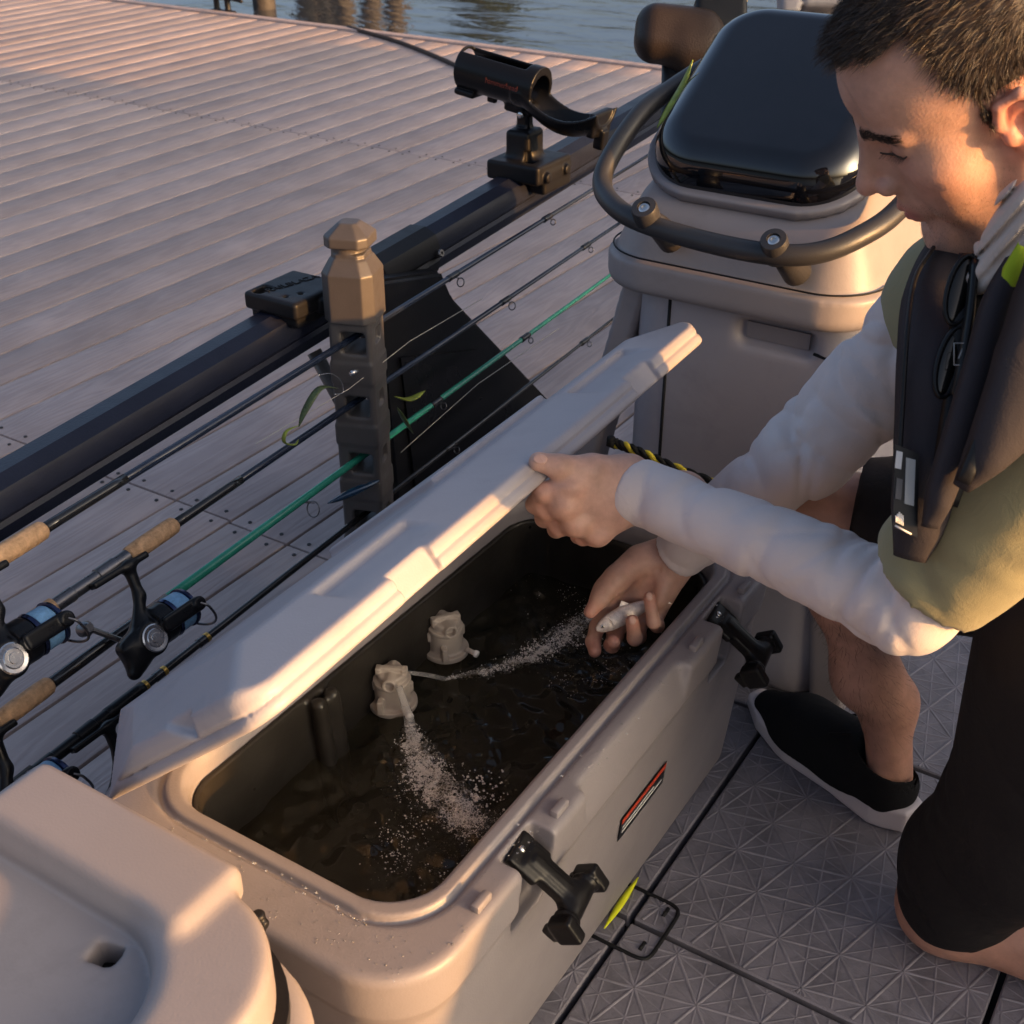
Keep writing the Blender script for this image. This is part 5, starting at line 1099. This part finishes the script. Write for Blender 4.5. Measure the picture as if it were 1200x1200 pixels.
# inflatable vest: two padded panels over the chest
def panel(path, wid, thk, name, mat, nrmv=None, n=7, m=13, puff=.012):
    P = smoothpath([Q(*p) for p in path], n); Wd = np.interp(np.linspace(0, 1, len(P)), np.linspace(0, 1, len(wid)), wid); V = []; Fc = []
    rows = len(P); ring = 2*m
    for i, p in enumerate(P):
        t = unit(P[min(i+1, rows-1)]-P[max(i-1, 0)]); nv = np.array(nrmv if nrmv is not None else -FWD, float); nv = unit(nv-t*(nv@t)); sd_ = np.cross(t, nv)
        e = min(1, .25+6*min(i, rows-1-i)/rows)
        for k in range(m): s = -1+2*k/(m-1); V.append(p+sd_*Wd[i]*s+nv*(thk*.5*math.sqrt(max(0, 1-abs(s)**5))+puff*(1-s*s))*e)
        for k in range(m): s = 1-2*k/(m-1); V.append(p+sd_*Wd[i]*s-nv*(thk*.5*math.sqrt(max(0, 1-abs(s)**5)))*e)
    for i in range(rows-1):
        for k in range(ring): Fc.append((i*ring+k, i*ring+(k+1) % ring, (i+1)*ring+(k+1) % ring, (i+1)*ring+k))
    Fc += [tuple(range(ring-1, -1, -1)), tuple((rows-1)*ring+k for k in range(ring))]
    return obj(name, V, [f[::-1] for f in Fc], mat, man)
v1 = panel([(1150, 270, 1.26), (1118, 302, 1.205), (1102, 356, 1.125), (1098, 430, 1.075), (1092, 520, 1.075), (1080, 600, 1.08), (1066, 655, 1.09)], [.020, .030, .034, .034, .032, .026, .014], .02, 'vest_panel', VST, -FWD-RIGHT*.3)
v2 = panel([(1205, 285, 1.02), (1168, 350, 1.02), (1148, 420, 1.02), (1126, 500, 1.025), (1104, 570, 1.035), (1090, 618, 1.045)], [.010, .011, .012, .0135, .013, .008], .016, 'vest_collar', VST, -FWD+RIGHT*.1, puff=.006)
panel([(1275, 290, .985), (1248, 375, .985), (1215, 440, .985), (1172, 508, .99), (1126, 572, 1.005)], [.048, .050, .042, .026, .008], .018, 'vest_panel', VST, -FWD+RIGHT*.2)
panel([(1165, 300, 1.055), (1160, 380, 1.05), (1150, 450, 1.05), (1130, 520, 1.05), (1105, 590, 1.06)], [.030, .034, .032, .024, .014], .006, 'vest_lining', BLACKP, -FWD, puff=.002)
panel([(1204, 288, 1.01), (1188, 320, 1.01), (1176, 345, 1.012)], [.008, .010, .004], .004, 'lime_trim', LIME, -FWD, puff=.003)
panel([(1157, 425, 1.02), (1155, 452, 1.015), (1152, 476, 1.012)], [.003, .0065, .007], .004, 'lime_trim', LIME, -FWD, puff=.002)
panel([(1175, 470, .985), (1150, 520, .985), (1128, 566, .99)], [.007, .008, .006], .006, 'vest_strap', BLACKP, -FWD, puff=.002)
V, Fc = tube(smoothpath([Q(1094, 290, 1.165), Q(1073, 325, 1.115), Q(1064, 380, 1.066), Q(1058, 470, 1.060), Q(1054, 540, 1.062)], 6), .0022, 6); obj('vest_piping', V, Fc, BLACKP, man)
# inspection window and mark on the vest
def quad(u0, v0, u1, v1, t, sk=0): return [Q(u0, v0, t), Q(u1, v0+sk, t), Q(u1-2, v1+sk, t), Q(u0-2, v1, t)]
for nm, q4, mt in (('vest_window', quad(1049, 520, 1077, 618, 1.052, 12), BLACKG), ('window_insert', quad(1062, 536, 1073, 590, 1.0508, 3), M('pale capsule', (.35, .35, .34), .3)), ('window_insert', quad(1051, 528, 1058, 548, 1.0508, 2), WHITE), ('window_insert', quad(1051, 560, 1058, 584, 1.0508, 2), M('dark capsule', (.05, .05, .06), .3))):
    V, Fc = prism(q4, FWD*.002); obj(nm, V, [f[::-1] for f in Fc], mt, man, smooth=False)
V, Fc = merge(*[tube([Q(1050+i*2, 600+abs(i-2)*2, 1.0500), Q(1050+i*2, 612+i, 1.0500)], .0007, 5) for i in range(5)], tube([Q(1049, 616, 1.0500), Q(1068, 626, 1.0500)], .0009, 5)); obj('vest_logo', V, Fc, WHITE, man)
# sunglasses hanging on the vest
sg = thing('sunglasses', tuple(Q(1120, 400, 1.05)), 'black wraparound sunglasses hanging from the vest front', 'sunglasses')
SGL = M('mirror lens', (.05, .045, .04), .06, metal=.9, var=.3)
for cpt, a_, b_ in (((1126, 340), .029, .011), ((1113, 425), .029, .010)):
    c = Q(*cpt, 1.05); lx = unit(UPV*1+RIGHT*.28); R = basis(x=lx, z=-FWD); S = SDF(c-.045, c+.045, .0013); S.ell(c, (a_, b_, .004), R); V, Fc = S.mesh(1); obj('lens', V, Fc, SGL, sg)
    lp = [c+R[:, 0]*a_*1.04*math.cos(t)+R[:, 1]*b_*1.08*math.sin(t)-FWD*.002 for t in np.linspace(0, 2*PI, 25)]; V, Fc = tube(lp, .0022, 8, cap=False); obj('rim', V, Fc, BLACKG, sg)
V, Fc = tube(smoothpath([Q(1142, 308, 1.045), Q(1136, 370, 1.036), Q(1126, 430, 1.034), Q(1118, 462, 1.04)], 6), .0042, 8, flat=2.2); obj('temple', V, Fc, BLACKG, sg)
lo_ = frame(Q(1128, 415, 1.0275), RIGHT, UPV, -FWD); V, Fc = tube([tuple(lo_@Vector((.007*c_, .009*s_, 0))) for c_, s_ in ((-1, -1), (1, -1), (1, 1), (-1, 1), (-1, -1))], .0006, 5); obj('temple_mark', V, Fc, M('grey print', (.25, .25, .25), .5), sg); text_mesh('temple_mark', 'A', .012, frame(Q(1128, 415, 1.0275), RIGHT, UPV, -FWD), M('grey print', (.25, .25, .25), .5), sg, .0002)
# shorts
S = SDF(np.array([-.50, 1.02, .02]), np.array([.30, 1.60, .72]), .0055)
d1 = arm_creases(HLp, KL, 26, lambda r: r.uniform(.05, 1.0), .007, 41, .085); d2 = arm_creases(HRp, KR, 20, lambda r: r.uniform(.1, 1.0), .006, 43, .085); dd = lambda X, Y, Z, t: d1(X, Y, Z, t)+d2(X, Y, Z, t)
S.chain([HLp+np.array([.0, -.005, .02]), HLp*.45+KL*.55+np.array([.030, -.004, 0]), KL+np.array([.024, 0, .085]), KL+np.array([.016, 0, .02])], [.128, .098, .080, .072], .04, disp=dd)
S.chain([HRp, HRp*.4+KR*.6, KR+(KR-HRp)*-.10], [.12, .10, .083], .04, disp=dd); S.ell((.01, 1.295, .54), (.145, .185, .13), None, .05)
S.cut(lambda X, Y, Z: .045+.05*np.clip(X+.14, -.1, .3)*.5+.006*np.sin(X*55)-Z, .004)
kd = unit(KR-HRp); kc = KR-kd*.045; S.cut(lambda X, Y, Z: np.where(X < -.2, (X-kc[0])*kd[0]+(Y-kc[1])*kd[1]+(Z-kc[2])*kd[2], -1), .0)
V, Fc = S.mesh(2); obj('shorts', V, Fc, SHT, man)
# shoe
hd = np.array([-.930, .368, 0]); sdv_ = np.array([.368, .930, 0]); heel = np.array([-.226, 1.362, 0])
def sh(a, b, z): return heel+hd*a+sdv_*(b+.030)+np.array([0, 0, z])
S = SDF(sh(.14, 0, .07)-.22, sh(.14, 0, .07)+.22, .0024)
sole_pts = [(.040, .0, .038), (.10, -.003, .036), (.17, .002, .043), (.215, .006, .048), (.262, .010, .036)]
def solef(X, Y, Z):
    x, y = X-heel[0], Y-heel[1]; a = x*hd[0]+y*hd[1]; b = x*sdv_[0]+y*sdv_[1]-.030
    wa = np.interp(a.ravel(), [-.02, -.008, .04, .11, .2, .27, .312, .325], [.0, .020, .040, .036, .049, .040, .018, 0]).reshape(a.shape); bc = np.interp(a.ravel(), [0, .1, .2, .31], [0, -.002, .006, .012]).reshape(a.shape)
    hi = np.interp(a.ravel(), [0, .1, .2, .31], [.044, .038, .033, .038]).reshape(a.shape); lo_ = np.interp(a.ravel(), [0, .02, .22, .31], [.006, .001, .001, .016]).reshape(a.shape)
    q1 = np.abs(b-bc)-wa; q2 = np.maximum(Z-hi, lo_-Z); q3 = np.maximum(-.008-a, a-.318); r = .006
    q13 = np.maximum(q1, q3)
    return np.sqrt(np.maximum(q13+r, 0)**2+np.maximum(q2+r, 0)**2)+np.minimum(np.maximum(q13+r, q2+r), 0)-r
S.comb(solef, sh(.14, 0, .03)-.2, sh(.14, 0, .03)+.2); V, Fc = S.mesh(2); shoe = obj('shoe_sole', V, Fc, SOLE, man)
S = SDF(sh(.14, 0, .07)-.22, sh(.14, 0, .07)+.22, .0026)
S.chain([sh(.045, 0, .045), sh(.12, -.001, .048), sh(.20, .005, .040), sh(.275, .010, .030)], [.039, .038, .041, .029], .05); S.cone(sh(.045, 0, .06), sh(.048, 0, .098), .041, .042, .02); S.cone(sh(.085, 0, .085), sh(.20, .004, .058), .034, .030, .03)
S.cut(lambda X, Y, Z: .024-Z); S.cut(lambda X, Y, Z: Z-(.106+0*X)-.25*np.clip((-(X-heel[0])*.93+(Y-heel[1])*.368)-.07, -.1, .05), .006); S.cone(AR+np.array([.02, -.004, -.02]), AR+np.array([-.004, .002, .10]), .039, .042, .004, 's')
V, Fc = S.mesh(2); obj('shoe', V, Fc, SHOE, man)
S = SDF(sh(.1, 0, .1)-.1, sh(.1, 0, .1)+.1, .002)
lac = []
for i in range(4):
    a_ = .118+.022*i; lac.append(tube(smoothpath([sh(a_, -.022, .082-.006*i), sh(a_+.004, 0, .094-.006*i), sh(a_, .022, .085-.006*i)], 5), .0026, 7))
lac.append(tube(smoothpath([sh(.112, 0, .100), sh(.108, -.022, .112), sh(.13, -.034, .102), sh(.118, -.01, .1)], 6), .002, 6)); lac.append(tube(smoothpath([sh(.112, 0, .100), sh(.106, .020, .112), sh(.128, .036, .104), sh(.15, .03, .09)], 6), .002, 6))
V, Fc = merge(*lac); obj('shoe_lace', V, Fc, SHOE, man)
# leg hair
idx = rng.choice(len(parts_v[3]), 9000); p = parts_v[3][idx]; ax_ = unit(KR-AR); hgt = (p-AR)@ax_; rel = p-AR-hgt[:, None]*ax_; k_ = (hgt > .05) & (hgt < .40) & (np.linalg.norm(rel, axis=1) < .075); p = p[k_]; rel = rel[k_]; rel /= np.linalg.norm(rel, axis=1)[:, None]; n_ = len(p)
if n_:
    d = rel*.45-ax_*.8+rng.normal(size=(n_, 3))*.35; d /= np.linalg.norm(d, axis=1)[:, None]; s_ = np.cross(d, rel); s_ /= np.linalg.norm(s_, axis=1)[:, None]+1e-9; w = .00016; e = p+d*.011
    V = np.stack([p-s_*w, p+s_*w, e+s_*w*.4, e-s_*w*.4], 1).reshape(-1, 3); obj('leg_hair', V, np.arange(4*n_).reshape(-1, 4), HAIRM, man, smooth=False)['kind'] = 'stuff'
# ---- the minnow in his palm
FISH = M('silver fish scales', (.62, .55, .50), .3, var=.25, vscale=220, bump=.7, bscale=650, metal=.25, bdist=.0008)
fh, ft = Q(699, 738, 1.592), Q(772, 703, 1.602); fx = unit(ft-fh); fz = unit(UPV*.9+RIGHT*.4-fx*(fx@(UPV*.9+RIGHT*.4))); Rf = np.stack([fx, np.cross(fz, fx), fz], 1); Lf = np.linalg.norm(ft-fh)
fish = thing('minnow', tuple(fh), 'small silver baitfish lying across the open right palm', 'fish')
S = SDF((-.01, -.02, -.03), (Lf+.03, .02, .03), .0009)
def ff(X, Y, Z):
    t = X/Lf; hgt = np.interp(t.ravel(), [-.02, 0, .08, .2, .42, .7, .92, 1.0], [.0, .0035, .0078, .0112, .0125, .0088, .0042, .0036]).reshape(t.shape); wd = hgt*.52+.0004; zc = .002*np.sin(t*3)
    return (np.sqrt((Z-zc)**2/(hgt+1e-5)**2+Y*Y/(wd+1e-5)**2)-1)*np.minimum(hgt, wd)+np.maximum(np.maximum(-X, X-Lf), 0)
S.comb(ff, (-.005, -.02, -.02), (Lf+.01, .02, .02)); S.cone((.0005, 0, -.003), (.010, 0, -.005), .0008, .0006, .001, 's')
S.comb(lambda X, Y, Z: np.abs(np.sqrt((X-.004)**2+(Z)**2)-.0165)-.0005+np.where(X > .012, 0, .01)+np.maximum(.004-np.abs(Y), 0), (-.01, -.02, -.03), (.03, .02, .03), .0008, 's')
V, Fc = S.mesh(1); obj('fish_body', fh+V@Rf.T, Fc, FISH, fish)
for nm, poly in (('tail_fin', [(Lf-.004, 0, 0), (Lf+.014, 0, .012), (Lf+.009, 0, 0), (Lf+.013, 0, -.012)]), ('dorsal_fin', [(Lf*.42, 0, .013), (Lf*.5, 0, .020), (Lf*.6, 0, .011)]), ('belly_fin', [(Lf*.5, 0, -.011), (Lf*.56, 0, -.017), (Lf*.62, 0, -.009)])):
    V, Fc = prism([fh+Rf@np.array(p_) for p_ in poly], Rf[:, 1]*.0006); obj(nm, V, Fc, FISH, fish, smooth=False)
for q in (-1, 1):
    c = fh+Rf@np.array([.0085, q*.0042, .0018]); V, Fc = lathe(c, Rf[:, 1]*q, [(-.001, .0028), (.0006, .0026), (.001, .0018)], 14); e = obj('eye', V, Fc, STEEL, fish); V, Fc = lathe(c, Rf[:, 1]*q, [(.0006, .0016), (.0013, .0012), (.0015, .0004)], 12); obj('pupil', V, Fc, DARKV, e)
# ---- braided cord behind the hands
cpth = smoothpath([Py(716, 518, 1.462), Py(745, 528, 1.462), Py(790, 548, 1.462), Py(850, 572, 1.462), Py(880, 590, 1.462)], 14); cord = thing('braided_cord', tuple(cpth[0]), 'black and yellow braided cord looped behind the far tank end', 'cord')
tt_ = np.arange(len(cpth)); st = [[], [], []]
for i, p in enumerate(cpth):
    for k in range(3): a_ = i*.62+k*2*PI/3; st[k].append(p+np.array([0, math.cos(a_)*.003, math.sin(a_)*.0045]))
for k, mt in enumerate((BROPE, YROPE, BROPE)): V, Fc = tube(st[k], .0038, 8); obj('strand', V, Fc, mt, cord)
V, Fc = tube([cpth[0]-np.array([.0, 0, -.008]), cpth[0], cpth[3]], [.006, .0095, .009], 10); obj('cord_end', V, Fc, BROPE, cord)
# ================================================================== UNSEEN BOAT ADDED FOR SHADE (hull and cabin shaped to throw the long shade)
nbt = thing('shade_boat', (2.6, 2.6, -.38), 'unseen white cabin boat added to starboard to shade the deck and dock', 'boat')
NBM = M('weathered white gelcoat', (.5, .47, .45), .4, var=.06, vscale=3)
bm = boxm((1.75, .82, -.5), (3.6, 6.0, .70), .04, 3); bmobj('hull', bm, NBM, nbt)
bm = boxm((1.77, .96, .66), (3.5, 1.5, .88), .03, 3); bmobj('stern_box', bm, NBM, nbt)
bm = boxm((1.78, 1.32, .66), (3.5, 5.9, .985), .03, 3); bmobj('deckhouse', bm, NBM, nbt)
bm = boxm((1.80, 2.60, .96), (3.4, 4.62, 1.55), .06, 3); bmobj('cabin', bm, NBM, nbt)
for y0 in (2.8, 3.45, 4.1):
    bm = boxm((1.785, y0, 1.1), (1.81, y0+.5, 1.42), .01); bmobj('cabin_window', bm, GLOSS, nbt)
bm = boxm((1.85, .3, -.5), (3.3, .95, -.1), .04, 2); bmobj('swim_platform', bm, NBM, nbt)
